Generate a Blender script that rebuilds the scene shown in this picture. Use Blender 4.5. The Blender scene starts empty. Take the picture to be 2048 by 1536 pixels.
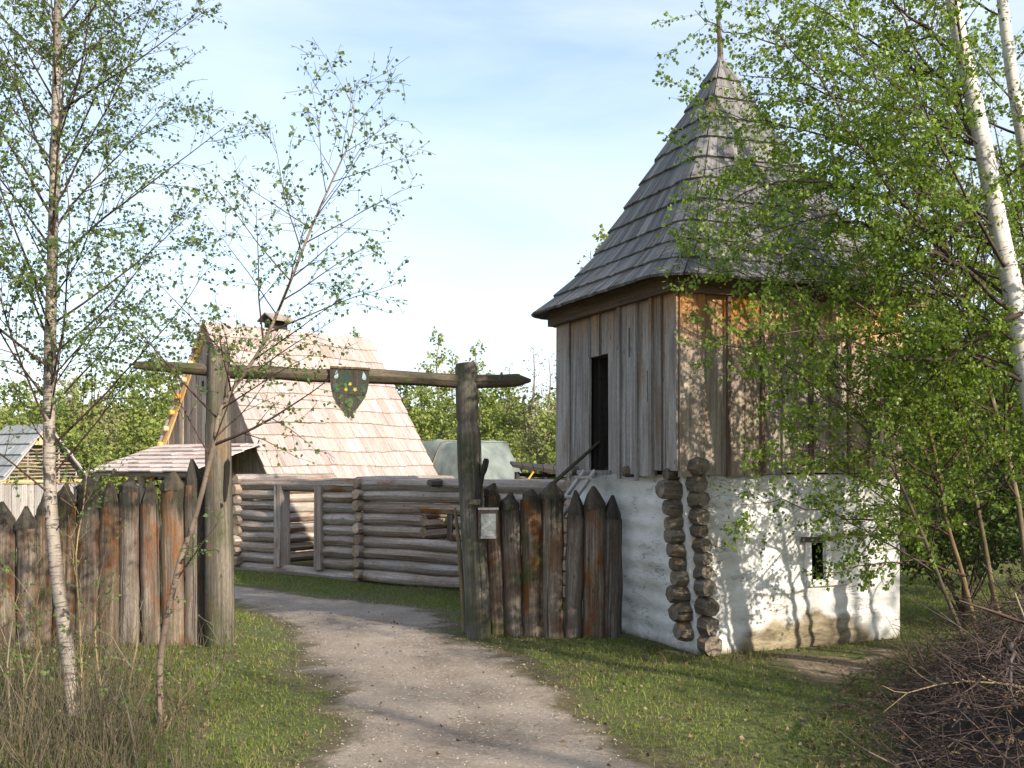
import bpy, math, random
import numpy as np
from mathutils import Vector, Matrix, noise as mnoise

scene = bpy.context.scene
COL = scene.collection
R = math.radians
V = Vector

# ------------------------------------------------------------------ camera
F, HORIZON, CAM_H = 2200.0, 930.0, 1.9          # focal length and horizon in photograph pixels, eye height in metres
cam_d = bpy.data.cameras.new('camera')
cam_d.sensor_width = 36.0
cam_d.lens = 36.0 * F / 2048.0
cam_d.shift_y = (HORIZON - 768.0) / 2048.0
cam_d.clip_start, cam_d.clip_end = 0.1, 2000.0
cam = bpy.data.objects.new('camera', cam_d)
COL.objects.link(cam)
cam.location = (0, 0, CAM_H)
cam.rotation_euler = (R(90), 0, 0)
scene.camera = cam

# ------------------------------------------------------------------ sky and sun
SUN_AZ = V((0.67, -0.74))                         # horizontal direction towards the sun
SUN_EL = R(26)
world = bpy.data.worlds.new('World')
scene.world = world
world.use_nodes = True
wt = world.node_tree
wt.nodes.clear()
w_out = wt.nodes.new('ShaderNodeOutputWorld')
w_bg = wt.nodes.new('ShaderNodeBackground')
w_sky = wt.nodes.new('ShaderNodeTexSky')
w_sky.sky_type = 'NISHITA'
w_sky.sun_disc = False
w_sky.sun_elevation = SUN_EL
w_sky.sun_rotation = math.atan2(SUN_AZ.x, SUN_AZ.y)
w_sky.altitude = 200
w_sky.air_density = 1.0
w_sky.dust_density = 1.2
w_sky.ozone_density = 1.0
w_bg.inputs['Strength'].default_value = 0.13
# thin high cloud veil, the same all round the sky
w_tc = wt.nodes.new('ShaderNodeTexCoord')
w_map = wt.nodes.new('ShaderNodeMapping')
w_map.inputs['Scale'].default_value = (1.0, 1.0, 5.0)
w_map.inputs['Rotation'].default_value = (0, R(9), R(20))
w_n = wt.nodes.new('ShaderNodeTexNoise')
w_n.inputs['Scale'].default_value = 2.2
w_n.inputs['Detail'].default_value = 6
w_n.inputs['Roughness'].default_value = 0.52
w_n.inputs['Distortion'].default_value = 0.5
w_r = wt.nodes.new('ShaderNodeValToRGB')
w_r.color_ramp.elements[0].position = 0.30
w_r.color_ramp.elements[0].color = (0.22, 0.22, 0.22, 1)
w_r.color_ramp.elements[1].position = 0.72
w_r.color_ramp.elements[1].color = (0.85, 0.85, 0.85, 1)
w_mix = wt.nodes.new('ShaderNodeMixRGB')
w_mix.inputs['Color2'].default_value = (4.1, 4.55, 5.35, 1)
wt.links.new(w_tc.outputs['Generated'], w_map.inputs['Vector'])
wt.links.new(w_map.outputs['Vector'], w_n.inputs['Vector'])
wt.links.new(w_n.outputs['Fac'], w_r.inputs['Fac'])
wt.links.new(w_r.outputs['Color'], w_mix.inputs['Fac'])
wt.links.new(w_sky.outputs['Color'], w_mix.inputs['Color1'])
wt.links.new(w_mix.outputs['Color'], w_bg.inputs['Color'])
wt.links.new(w_bg.outputs['Background'], w_out.inputs['Surface'])

sun_d = bpy.data.lights.new('sun', 'SUN')
sun_d.energy = 4.2
sun_d.angle = R(0.55)
sun_d.color = (1.0, 0.90, 0.76)
sun = bpy.data.objects.new('sun', sun_d)
COL.objects.link(sun)
sun_vec = V((SUN_AZ.x * math.cos(SUN_EL), SUN_AZ.y * math.cos(SUN_EL), math.sin(SUN_EL)))
sun.rotation_euler = sun_vec.to_track_quat('Z', 'Y').to_euler()
sun.location = (20, -20, 20)

scene.view_settings.view_transform = 'Standard'
scene.view_settings.look = 'None'
scene.view_settings.gamma = 1.0
scene.view_settings.exposure = 1.0
scene.view_settings.use_curve_mapping = False
scene.render.engine = 'CYCLES'
scene.cycles.max_bounces = 4
scene.cycles.use_light_tree = False
scene.cycles.diffuse_bounces = 3
scene.cycles.transmission_bounces = 3
scene.cycles.transparent_max_bounces = 6

# ------------------------------------------------------------------ measuring helpers
def at(px, py, Y):
    """World point at distance Y that stands at a place measured in the photograph."""
    return V(((px - 1024) / F * Y, Y, CAM_H + (HORIZON - py) / F * Y))

def ground(px, py):
    Y = F * CAM_H / (py - HORIZON)
    return V(((px - 1024) / F * Y, Y, 0))

# ------------------------------------------------------------------ object helpers
def thing(name, label, cat, loc=(0, 0, 0), group=None):
    o = bpy.data.objects.new(name, None)
    o.empty_display_size = 0.2
    COL.objects.link(o)
    o.location = loc
    o['label'] = label
    o['category'] = cat
    if group:
        o['group'] = group
    return o

def tag(o, label=None, cat=None, group=None, kind=None):
    if label: o['label'] = label
    if cat: o['category'] = cat
    if group: o['group'] = group
    if kind: o['kind'] = kind
    return o

def root_loc(p):
    s = V((0, 0, 0))
    while p is not None:
        s += p.location
        p = p.parent
    return s

def np_mesh(name, verts, faces, uv=None, tint=None, smooth=None, midx=None):
    """verts (n,3); faces: list of index tuples, or an (m,k) array."""
    me = bpy.data.meshes.new(name)
    verts = np.asarray(verts, dtype=np.float32)
    me.vertices.add(len(verts))
    me.vertices.foreach_set('co', verts.ravel())
    if isinstance(faces, np.ndarray):
        k = faces.shape[1]
        loops = faces.ravel().astype(np.int32)
        starts = np.arange(len(faces), dtype=np.int32) * k
        nf = len(faces)
    else:
        lens = np.fromiter((len(f) for f in faces), dtype=np.int32, count=len(faces))
        loops = np.fromiter((i for f in faces for i in f), dtype=np.int32)
        starts = (np.cumsum(lens) - lens).astype(np.int32)
        nf = len(faces)
    me.loops.add(len(loops))
    me.loops.foreach_set('vertex_index', loops)
    me.polygons.add(nf)
    me.polygons.foreach_set('loop_start', starts)
    if midx is not None:
        me.polygons.foreach_set('material_index', np.asarray(midx, dtype=np.int32))
    if smooth is None:
        sm = np.zeros(nf, dtype=bool)
    elif isinstance(smooth, bool):
        sm = np.full(nf, smooth)
    else:
        sm = np.asarray(smooth, dtype=bool)
    me.update(calc_edges=True)
    me.polygons.foreach_set('use_smooth', sm)
    if uv is not None:
        l = me.uv_layers.new(name='UVMap')
        l.data.foreach_set('uv', np.asarray(uv, dtype=np.float32)[loops].ravel())
    if tint is not None:
        a = me.attributes.new('tint', 'FLOAT', 'POINT')
        a.data.foreach_set('value', np.asarray(tint, dtype=np.float32))
    me.update()
    return me

def link(name, me, mats, parent=None):
    for m in (mats if isinstance(mats, (list, tuple)) else [mats]):
        me.materials.append(m)
    o = bpy.data.objects.new(name, me)
    COL.objects.link(o)
    if parent is not None:
        o.parent = parent
    return o

class MB:
    """Collects shapes in world metres; build() links them as one mesh object."""
    def __init__(s):
        s.v, s.f, s.uv, s.mi, s.sm = [], [], [], [], []
        s.lock = None

    def add(s, verts, faces, uvs=None, mi=0, smooth=False):
        b = len(s.v)
        s.v.extend(tuple(p) for p in verts)
        s.uv.extend(uvs if uvs is not None else [(p[0] + p[1], p[2]) for p in verts])
        s.f.extend(tuple(i + b for i in f) for f in faces)
        s.mi.extend([mi] * len(faces))
        s.sm.extend([smooth] * len(faces))

    def tube(s, pts, radii, n=8, cap0=0, cap1=0, mi=0, wob=0.0, rng=None, smooth=True, squash=1.0, phase=0.0):
        """Tapered tube along pts. cap0/cap1: material index of an end cap or None."""
        pts = [V(p) for p in pts]
        m = len(pts)
        t0 = (pts[1] - pts[0]).normalized()
        ref = V((0, 0, 1)) if abs(t0.z) < 0.9 else V((1, 0, 0))
        a = t0.cross(ref).normalized()
        verts, uvs = [], []
        dist = 0.0
        ang_w = [1 + (rng.uniform(-wob, wob) if wob else 0) for _ in range(n)]
        rings = []
        for i, p in enumerate(pts):
            if i == 0: t = t0
            elif i == m - 1: t = (pts[i] - pts[i - 1]).normalized()
            else: t = ((pts[i + 1] - pts[i]).normalized() + (pts[i] - pts[i - 1]).normalized()).normalized()
            if i: dist += (pts[i] - pts[i - 1]).length
            a = (a - t * a.dot(t)).normalized()
            b = t.cross(a)
            r = radii[i]
            ring = []
            for k in range(n + 1):
                kk = k % n
                th = phase + 2 * math.pi * kk / n
                if k == n:
                    q = ring[0]
                else:
                    w = ang_w[kk] * (1 + (rng.uniform(-wob, wob) * 0.45 if wob else 0))
                    q = p + (a * math.cos(th) * squash + b * math.sin(th)) * r * w
                ring.append(q)
                uvs.append((2 * math.pi * radii[0] * k / n, dist))
            rings.append(ring)
            verts.extend(ring)
        faces = []
        for i in range(m - 1):
            for k in range(n):
                faces.append((i * (n + 1) + k, i * (n + 1) + k + 1, (i + 1) * (n + 1) + k + 1, (i + 1) * (n + 1) + k))
        s.add(verts, faces, uvs, mi, smooth)
        for which, cm, ring in ((0, cap0, rings[0]), (1, cap1, rings[-1])):
            if cm is None: continue
            c = sum(ring[:n], V((0, 0, 0))) / n
            rr = max(radii[0 if which == 0 else -1], 1e-4)
            cuv = [((q - c).dot(a) + 3, (q - c).dot(t.cross(a)) + 3) for q in ring[:n]]
            fc = tuple(range(n)) if which else tuple(reversed(range(n)))
            s.add(ring[:n], [fc], cuv, cm, False)

    def box(s, o, ax, ay, az, mi=0, jit=0.0, rng=None, v0=0.0):
        """Box from corner o; az is the long (grain) axis."""
        o, ax, ay, az = V(o), V(ax), V(ay), V(az)
        c = []
        for k in (0, 1):
            for j in (0, 1):
                for i in (0, 1):
                    p = o + ax * i + ay * j + az * k
                    if jit:
                        p += V((rng.uniform(-jit, jit), rng.uniform(-jit, jit), rng.uniform(-jit, jit)))
                    c.append(p)
        lx, ly, lz = ax.length, ay.length, az.length
        quads = [((0, 2, 3, 1), (lx, ly)), ((4, 5, 7, 6), (lx, ly)), ((0, 1, 5, 4), None), ((2, 6, 7, 3), None), ((0, 4, 6, 2), None), ((1, 3, 7, 5), None)]
        for q, e in quads:
            vs = [c[i] for i in q]
            uv = []
            for i in q:
                x, y, z = i & 1, (i >> 1) & 1, (i >> 2) & 1
                if e: uv.append((x * lx, y * ly))
                else: uv.append((x * lx + y * ly, v0 + z * lz))
            if ax.cross(ay).dot(az) < 0:
                vs.reverse(); uv.reverse()
            s.add(vs, [(0, 1, 2, 3)], uv, mi, False)

    def prism(s, poly, depth_vec, mi=0, mi_side=None, grain=V((0, 0, 1))):
        """Flat polygon (world points) extruded by depth_vec."""
        poly = [V(p) for p in poly]
        d = V(depth_vec)
        nrm = d.normalized()
        side = grain.cross(nrm).normalized()
        up = nrm.cross(side)
        o0 = poly[0]
        n = len(poly)
        fuv = [((p - o0).dot(side), (p - o0).dot(up)) for p in poly]
        nn = V((0, 0, 0))
        for i in range(n):
            nn += poly[i].cross(poly[(i + 1) % n])
        fwd = nn.dot(d) > 0
        top = [p + d for p in poly]
        s.add(top, [tuple(range(n)) if fwd else tuple(reversed(range(n)))], fuv, mi)
        s.add(poly, [tuple(reversed(range(n))) if fwd else tuple(range(n))], fuv, mi)
        ms = mi if mi_side is None else mi_side
        for i in range(n):
            j = (i + 1) % n
            q = [poly[i], poly[j], top[j], top[i]]
            uv = [fuv[i], fuv[j], (fuv[j][0] + d.length, fuv[j][1]), (fuv[i][0] + d.length, fuv[i][1])]
            s.add(q, [(0, 1, 2, 3) if fwd else (3, 2, 1, 0)], uv, ms)

    def build(s, name, mats, parent=None, tint=None):
        off = root_loc(parent)
        v = np.asarray(s.v, dtype=np.float64) - np.array(off)
        me = np_mesh(name, v, s.f, s.uv, tint, s.sm, s.mi)
        return link(name, me, mats, parent)

# ------------------------------------------------------------------ material helpers
def new_mat(name):
    m = bpy.data.materials.new(name)
    m.use_nodes = True
    nt = m.node_tree
    b = nt.nodes['Principled BSDF']
    b.inputs['Roughness'].default_value = 0.85
    b.inputs['Specular IOR Level'].default_value = 0.25
    return m, nt, b

def n_noise(nt, vec, scale, detail=4, rough=0.55, dist=0.0):
    n = nt.nodes.new('ShaderNodeTexNoise')
    n.inputs['Scale'].default_value = scale
    n.inputs['Detail'].default_value = detail
    n.inputs['Roughness'].default_value = rough
    n.inputs['Distortion'].default_value = dist
    if vec is not None:
        nt.links.new(vec, n.inputs['Vector'])
    return n.outputs['Fac']

def n_ramp(nt, fac, stops, interp='LINEAR'):
    r = nt.nodes.new('ShaderNodeValToRGB')
    r.color_ramp.interpolation = interp
    els = r.color_ramp.elements
    while len(els) < len(stops):
        els.new(0.5)
    for e, (p, c) in zip(els, stops):
        e.position = p
        e.color = (c, c, c, 1) if isinstance(c, (int, float)) else (*c, 1)
    nt.links.new(fac, r.inputs['Fac'])
    return r.outputs['Color']

def n_mix(nt, fac, a, b, mode='MIX'):
    m = nt.nodes.new('ShaderNodeMixRGB')
    m.blend_type = mode
    for sock, x in ((m.inputs['Fac'], fac), (m.inputs['Color1'], a), (m.inputs['Color2'], b)):
        if isinstance(x, (int, float)):
            sock.default_value = x if sock.name == 'Fac' else (x, x, x, 1)
        elif isinstance(x, tuple):
            sock.default_value = (*x, 1)
        else:
            nt.links.new(x, sock)
    return m.outputs['Color']

def n_math(nt, op, a, b=0.0):
    m = nt.nodes.new('ShaderNodeMath')
    m.operation = op
    for i, x in enumerate((a, b)):
        if isinstance(x, (int, float)): m.inputs[i].default_value = x
        else: nt.links.new(x, m.inputs[i])
    return m.outputs[0]

def n_map(nt, vec, scale=(1, 1, 1), loc=None):
    m = nt.nodes.new('ShaderNodeMapping')
    m.inputs['Scale'].default_value = scale
    nt.links.new(vec, m.inputs['Vector'])
    if loc is not None:
        nt.links.new(loc, m.inputs['Location'])
    return m.outputs['Vector']

def n_bump(nt, b, height, strength, dist=0.01):
    n = nt.nodes.new('ShaderNodeBump')
    n.inputs['Strength'].default_value = strength
    n.inputs['Distance'].default_value = dist
    nt.links.new(height, n.inputs['Height'])
    nt.links.new(n.outputs['Normal'], b.inputs['Normal'])

def n_rand(nt):
    return nt.nodes.new('ShaderNodeObjectInfo').outputs['Random']

def n_pos(nt):
    return nt.nodes.new('ShaderNodeNewGeometry').outputs['Position']

def n_uv_rand(nt):
    """UV in metres shifted by a random amount for each object."""
    uv = nt.nodes.new('ShaderNodeTexCoord').outputs['UV']
    r = n_rand(nt)
    c = nt.nodes.new('ShaderNodeCombineXYZ')
    nt.links.new(n_math(nt, 'MULTIPLY', r, 57.0), c.inputs[0])
    nt.links.new(n_math(nt, 'MULTIPLY', r, 91.0), c.inputs[1])
    nt.links.new(n_math(nt, 'MULTIPLY', r, 13.0), c.inputs[2])
    a = nt.nodes.new('ShaderNodeVectorMath')
    nt.links.new(uv, a.inputs[0]); nt.links.new(c.outputs[0], a.inputs[1])
    return a.outputs[0], uv

def wood(name, dark, mid, light, grain=(60, 2.2), patch=None, moss=None, fresh=None, crack=0.55, bump=0.5, rnd=0.35, rough=0.85):
    """Weathered wood with grain along V. patch / moss: (colour, scale, low, high); fresh: (colour, v0, v1) less weathered wood above height v0."""
    m, nt, b = new_mat(name)
    vec, uv = n_uv_rand(nt)
    g = n_map(nt, vec, (grain[0], grain[1], 1))
    fine = n_noise(nt, g, 1.0, 5, 0.6, 0.3)
    broad = n_noise(nt, n_map(nt, vec, (9, 0.8, 1)), 1.0, 3, 0.5)
    f = n_math(nt, 'ADD', n_math(nt, 'MULTIPLY', fine, 0.55), n_math(nt, 'MULTIPLY', broad, 0.45))
    col = n_ramp(nt, f, [(0.30, dark), (0.5, mid), (0.70, light)])
    if fresh:
        sep = nt.nodes.new('ShaderNodeSeparateXYZ')
        nt.links.new(uv, sep.inputs[0])
        edge = n_math(nt, 'ADD', sep.outputs[1], n_math(nt, 'MULTIPLY', n_math(nt, 'SUBTRACT', broad, 0.5), 0.7))
        mr = nt.nodes.new('ShaderNodeMapRange')
        mr.inputs[1].default_value, mr.inputs[2].default_value = fresh[1], fresh[2]
        nt.links.new(edge, mr.inputs[0])
        fc = n_ramp(nt, fine, [(0.3, tuple(c * 0.55 for c in fresh[0])), (0.65, fresh[0])])
        col = n_mix(nt, mr.outputs[0], col, fc)
    pos = n_pos(nt)
    for k, sp in enumerate((patch, moss)):
        if not sp: continue
        c, sc, lo, hi = sp
        pv = n_map(nt, vec, (sc * 1.6, sc * 0.5, 1)) if k == 0 else pos
        pn = n_noise(nt, pv, 1.0 if k == 0 else sc, 4, 0.6)
        mk = n_ramp(nt, pn, [(lo, 0.0), (hi, 1.0)])
        col = n_mix(nt, mk, col, n_mix(nt, 0.55, tuple(c), n_ramp(nt, fine, [(0.3, tuple(x * 0.45 for x in c)), (0.7, tuple(min(1, x * 1.35) for x in c))])))
    cr = n_noise(nt, n_map(nt, vec, (grain[0] * 0.55, grain[1] * 0.28, 1)), 1.0, 3, 0.5, 0.2)
    crk = n_ramp(nt, cr, [(0.30, 1.0), (0.37, 0.0)])
    col = n_mix(nt, n_math(nt, 'MULTIPLY', crk, crack), col, tuple(c * 0.25 for c in dark))
    # knots
    vo = nt.nodes.new('ShaderNodeTexVoronoi')
    vo.inputs['Scale'].default_value = 1.0
    nt.links.new(n_map(nt, vec, (7.5, 3.0, 1)), vo.inputs['Vector'])
    kn = n_ramp(nt, vo.outputs['Distance'], [(0.05, 1.0), (0.11, 0.0)])
    col = n_mix(nt, n_math(nt, 'MULTIPLY', kn, 0.7), col, tuple(c * 0.5 for c in dark))
    speck = n_noise(nt, n_map(nt, vec, (grain[0] * 3.2, grain[1] * 14, 1)), 1.0, 4, 0.7)
    col = n_mix(nt, 1.0, col, n_ramp(nt, speck, [(0.3, 0.62), (0.5, 1.0), (0.7, 1.32)]), 'MULTIPLY')
    r = n_rand(nt)
    val = n_math(nt, 'ADD', 1.0 - rnd / 2, n_math(nt, 'MULTIPLY', r, rnd))
    hs = nt.nodes.new('ShaderNodeHueSaturation')
    nt.links.new(col, hs.inputs['Color'])
    nt.links.new(val, hs.inputs['Value'])
    nt.links.new(n_math(nt, 'ADD', 0.75, n_math(nt, 'MULTIPLY', n_math(nt, 'FRACT', n_math(nt, 'MULTIPLY', r, 17.3)), 0.5)), hs.inputs['Saturation'])
    nt.links.new(hs.outputs[0], b.inputs['Base Color'])
    b.inputs['Roughness'].default_value = rough
    h = n_math(nt, 'ADD', n_math(nt, 'SUBTRACT', f, n_math(nt, 'MULTIPLY', crk, 0.6)), n_math(nt, 'MULTIPLY', speck, 0.35))
    n_bump(nt, b, h, bump, 0.02)
    return m

def endgrain(name, dark, light):
    m, nt, b = new_mat(name)
    vec, uv = n_uv_rand(nt)
    n1 = n_noise(nt, vec, 14.0, 4, 0.6)
    n2 = n_noise(nt, vec, 60.0, 3, 0.6)
    c = n_ramp(nt, n_math(nt, 'ADD', n_math(nt, 'MULTIPLY', n1, 0.6), n_math(nt, 'MULTIPLY', n2, 0.4)), [(0.34, dark), (0.62, light)])
    vd = nt.nodes.new('ShaderNodeVectorMath'); vd.operation = 'DISTANCE'
    nt.links.new(uv, vd.inputs[0]); vd.inputs[1].default_value = (3, 3, 0)
    ring = n_math(nt, 'SINE', n_math(nt, 'ADD', n_math(nt, 'MULTIPLY', vd.outputs['Value'], 420.0), n_math(nt, 'MULTIPLY', n1, 9.0)))
    c = n_mix(nt, 1.0, c, n_ramp(nt, ring, [(0.0, 0.72), (0.8, 1.1)]), 'MULTIPLY')
    r = n_rand(nt)
    hs = nt.nodes.new('ShaderNodeHueSaturation')
    nt.links.new(c, hs.inputs['Color'])
    nt.links.new(n_math(nt, 'ADD', 0.65, n_math(nt, 'MULTIPLY', r, 0.6)), hs.inputs['Value'])
    nt.links.new(hs.outputs[0], b.inputs['Base Color'])
    n_bump(nt, b, n2, 0.4, 0.01)
    return m

# ------------------------------------------------------------------ materials
M = {}
M['stake'] = wood('stake wood', (0.034, 0.027, 0.021), (0.125, 0.099, 0.077), (0.31, 0.255, 0.205), grain=(45, 1.6), bump=1.0,
                  patch=((0.145, 0.073, 0.04), 4.0, 0.50, 0.64), moss=((0.075, 0.078, 0.035), 2.6, 0.58, 0.74), fresh=((0.036, 0.034, 0.024), 1.36, 1.58), rnd=0.6)
M['tip'] = wood('stake tip wood', (0.017, 0.015, 0.012), (0.045, 0.038, 0.029), (0.10, 0.085, 0.062), grain=(40, 3), moss=((0.07, 0.073, 0.028), 6.0, 0.60, 0.74), rnd=0.6)
M['gate'] = wood('gate post wood', (0.038, 0.033, 0.027), (0.11, 0.095, 0.074), (0.235, 0.2, 0.158), grain=(38, 1.1),
                 patch=((0.16, 0.10, 0.055), 3.2, 0.56, 0.7), moss=((0.062, 0.068, 0.032), 2.4, 0.47, 0.66), rnd=0.1, crack=0.8)
M['bar'] = wood('crossbar wood', (0.03, 0.025, 0.02), (0.075, 0.063, 0.048), (0.15, 0.125, 0.095), grain=(40, 1.5), moss=((0.06, 0.07, 0.03), 5, 0.5, 0.68), rnd=0.1)
M['log'] = wood('log wood', (0.105, 0.078, 0.061), (0.31, 0.25, 0.205), (0.48, 0.41, 0.355), grain=(34, 0.8),
                patch=((0.25, 0.12, 0.06), 2.4, 0.56, 0.68), rnd=0.35, crack=0.7)
M['logend'] = endgrain('log end grain', (0.22, 0.14, 0.08), (0.56, 0.43, 0.30))
M['oldend'] = endgrain('weathered log end', (0.06, 0.05, 0.038), (0.27, 0.22, 0.165))
M['oldlog'] = wood('weathered corner log', (0.03, 0.025, 0.02), (0.105, 0.088, 0.068), (0.23, 0.195, 0.15), grain=(30, 2), bump=0.9, patch=((0.24, 0.13, 0.06), 5.0, 0.58, 0.66), rnd=0.5)
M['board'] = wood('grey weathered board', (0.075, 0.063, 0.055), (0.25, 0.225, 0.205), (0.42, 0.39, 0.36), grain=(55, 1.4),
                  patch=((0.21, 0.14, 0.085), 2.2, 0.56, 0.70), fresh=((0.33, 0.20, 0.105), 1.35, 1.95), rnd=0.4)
M['board_sun'] = wood('sunlit orange board', (0.12, 0.095, 0.075), (0.32, 0.265, 0.215), (0.47, 0.405, 0.34), grain=(48, 1.1),
                      patch=((0.27, 0.175, 0.105), 2.0, 0.56, 0.72), fresh=((0.58, 0.30, 0.13), 1.2, 1.7), rnd=0.25)  # sunlight is put into this paler copy of the boards; the orange is unweathered
M['beam'] = wood('brown beam', (0.04, 0.028, 0.02), (0.12, 0.078, 0.05), (0.22, 0.145, 0.095), grain=(40, 1.2), rnd=0.2)
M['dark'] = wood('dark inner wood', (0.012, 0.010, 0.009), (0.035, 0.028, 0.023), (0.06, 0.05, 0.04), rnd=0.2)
M['shingle'] = wood('grey shingle', (0.058, 0.055, 0.053), (0.15, 0.144, 0.138), (0.255, 0.242, 0.23), grain=(50, 1.6), patch=((0.17, 0.13, 0.095), 2.4, 0.58, 0.72), rnd=0.55, crack=0.7)
M['new_shingle'] = wood('fresh pinkish shingle', (0.265, 0.20, 0.175), (0.39, 0.307, 0.275), (0.47, 0.39, 0.355), grain=(40, 0.9),
                        patch=((0.31, 0.262, 0.245), 1.6, 0.48, 0.66), rnd=0.24, crack=0.3, bump=0.3)
M['pale_tan'] = wood('pale tan shingle board', (0.36, 0.28, 0.24), (0.52, 0.43, 0.38), (0.62, 0.54, 0.49), grain=(40, 0.9), rnd=0.15, crack=0.3, bump=0.3)
M['gable'] = wood('brown gable board', (0.11, 0.08, 0.06), (0.27, 0.21, 0.16), (0.41, 0.345, 0.285), grain=(40, 1.1), rnd=0.5)
M['verge'] = wood('yellow verge wood', (0.36, 0.19, 0.06), (0.58, 0.35, 0.13), (0.72, 0.50, 0.24), grain=(40, 2), rnd=0.2, crack=0.2)
M['grey_roof'] = wood('silver grey roof board', (0.13, 0.135, 0.135), (0.27, 0.28, 0.275), (0.40, 0.41, 0.40), grain=(30, 1), rnd=0.3)
M['pale_plank'] = wood('pale grey plank', (0.20, 0.18, 0.165), (0.40, 0.37, 0.345), (0.56, 0.53, 0.50), grain=(40, 1), rnd=0.3)
M['wattle'] = wood('wattle rod', (0.13, 0.095, 0.07), (0.27, 0.21, 0.165), (0.42, 0.35, 0.28), rnd=0.5)
M['twig'] = wood('brush twig', (0.026, 0.018, 0.015), (0.075, 0.05, 0.041), (0.18, 0.13, 0.105), grain=(30, 3), rnd=0.4, bump=0.1)
M['stem'] = wood('dry stem', (0.08, 0.06, 0.035), (0.20, 0.16, 0.095), (0.34, 0.275, 0.175), grain=(30, 3), rnd=0.6, bump=0.1)
M['branch'] = wood('birch branch', (0.03, 0.02, 0.016), (0.075, 0.05, 0.04), (0.16, 0.105, 0.085), grain=(30, 4), rnd=0.2, bump=0.1)
M['sapling'] = wood('sapling bark', (0.05, 0.036, 0.024), (0.125, 0.092, 0.058), (0.24, 0.185, 0.12), grain=(20, 6), moss=((0.13, 0.13, 0.045), 5, 0.5, 0.65), rnd=0.3, bump=0.1)
M['char_and_shade'] = wood('dark wood and hole shade', (0.008, 0.007, 0.006), (0.02, 0.017, 0.015), (0.04, 0.034, 0.03), rnd=0.1)  # dark wood of the pin; also colours in the shade of holes
M['shieldwood'] = wood('painted shield board', (0.02, 0.018, 0.016), (0.048, 0.043, 0.036), (0.09, 0.078, 0.066), grain=(50, 2), patch=((0.035, 0.055, 0.042), 5, 0.5, 0.66), rnd=0.1)

def flat(name, col, rough=0.8, var=0.25, scale=25):
    m, nt, b = new_mat(name)
    f = n_noise(nt, n_pos(nt), scale, 4, 0.6)
    nt.links.new(n_ramp(nt, f, [(0.3, tuple(c * (1 - var) for c in col)), (0.7, tuple(min(1, c * (1 + var)) for c in col))]), b.inputs['Base Color'])
    b.inputs['Roughness'].default_value = rough
    return m
M['paint_yellow'] = flat('faded yellow paint', (0.40, 0.33, 0.05))
M['paint_teal'] = flat('pale teal paint', (0.27, 0.37, 0.36))
M['paint_green'] = flat('faded dark green paint', (0.045, 0.075, 0.052), var=0.5)
M['paint_moss'] = flat('faded light green paint', (0.065, 0.10, 0.045), var=0.5)
M['tarp'] = flat('grey green tarpaulin', (0.15, 0.172, 0.155), 0.6, 0.4, 1.8)
M['litter'] = flat('shade-black leaf litter', (0.026, 0.019, 0.015), 0.95, 0.8, 30)  # leaf litter with the shade of the brush pile put into its black

# notice paper: faint grey lines of print too small to read
m, nt, b = new_mat('notice paper')
pos = n_pos(nt)
lines = n_ramp(nt, n_noise(nt, n_map(nt, pos, (40, 1, 130)), 1.0, 2, 0.5), [(0.42, (0.40, 0.42, 0.38)), (0.56, (0.60, 0.61, 0.55))])
stain = n_ramp(nt, n_noise(nt, pos, 9, 4), [(0.38, 0.55), (0.6, 1.0)])
nt.links.new(n_mix(nt, 1.0, lines, stain, 'MULTIPLY'), b.inputs['Base Color'])
b.inputs['Roughness'].default_value = 0.3
M['paper'] = m

# lime plaster over logs
m, nt, b = new_mat('whitewashed clay plaster')
pos = n_pos(nt)
n1 = n_noise(nt, pos, 1.3, 5, 0.6)
n2 = n_noise(nt, n_map(nt, pos, (3, 3, 9)), 1.6, 5, 0.65)
n3 = n_noise(nt, pos, 45, 4, 0.65)
col = n_ramp(nt, n1, [(0.3, (0.50, 0.485, 0.45)), (0.6, (0.73, 0.72, 0.69))])
col = n_mix(nt, n_ramp(nt, n2, [(0.52, 0.0), (0.74, 0.55)]), col, (0.40, 0.375, 0.33))
chips = n_ramp(nt, n_noise(nt, n_map(nt, pos, (16, 16, 30)), 1.0, 4, 0.7, 0.6), [(0.655, 0.0), (0.69, 1.0)])
col = n_mix(nt, n_math(nt, 'MULTIPLY', chips, 0.85), col, (0.17, 0.12, 0.075))
crk = n_ramp(nt, n_math(nt, 'ABSOLUTE', n_math(nt, 'SUBTRACT', n_noise(nt, n_map(nt, pos, (2.0, 2.0, 6.5)), 1.0, 5, 0.62, 0.4), 0.5)), [(0.004, 1.0), (0.011, 0.0)])
crk = n_math(nt, 'MULTIPLY', crk, n_ramp(nt, n_noise(nt, pos, 2.3, 3), [(0.5, 0.0), (0.62, 0.85)]))
col = n_mix(nt, crk, col, (0.14, 0.10, 0.07))
at_ = nt.nodes.new('ShaderNodeAttribute'); at_.attribute_name = 'tint'
dirt = n_ramp(nt, n_math(nt, 'ADD', at_.outputs['Fac'], n_math(nt, 'MULTIPLY', n_math(nt, 'SUBTRACT', n_noise(nt, pos, 5, 5, 0.65), 0.5), 1.1)), [(0.25, 0.0), (0.85, 1.0)])
brown = n_ramp(nt, n_noise(nt, n_map(nt, pos, (4, 4, 12)), 1.0, 5, 0.65), [(0.32, (0.10, 0.078, 0.05)), (0.6, (0.30, 0.25, 0.165)), (0.75, (0.38, 0.34, 0.25))])
col = n_mix(nt, dirt, col, brown)
nt.links.new(col, b.inputs['Base Color'])
b.inputs['Roughness'].default_value = 0.95
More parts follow.
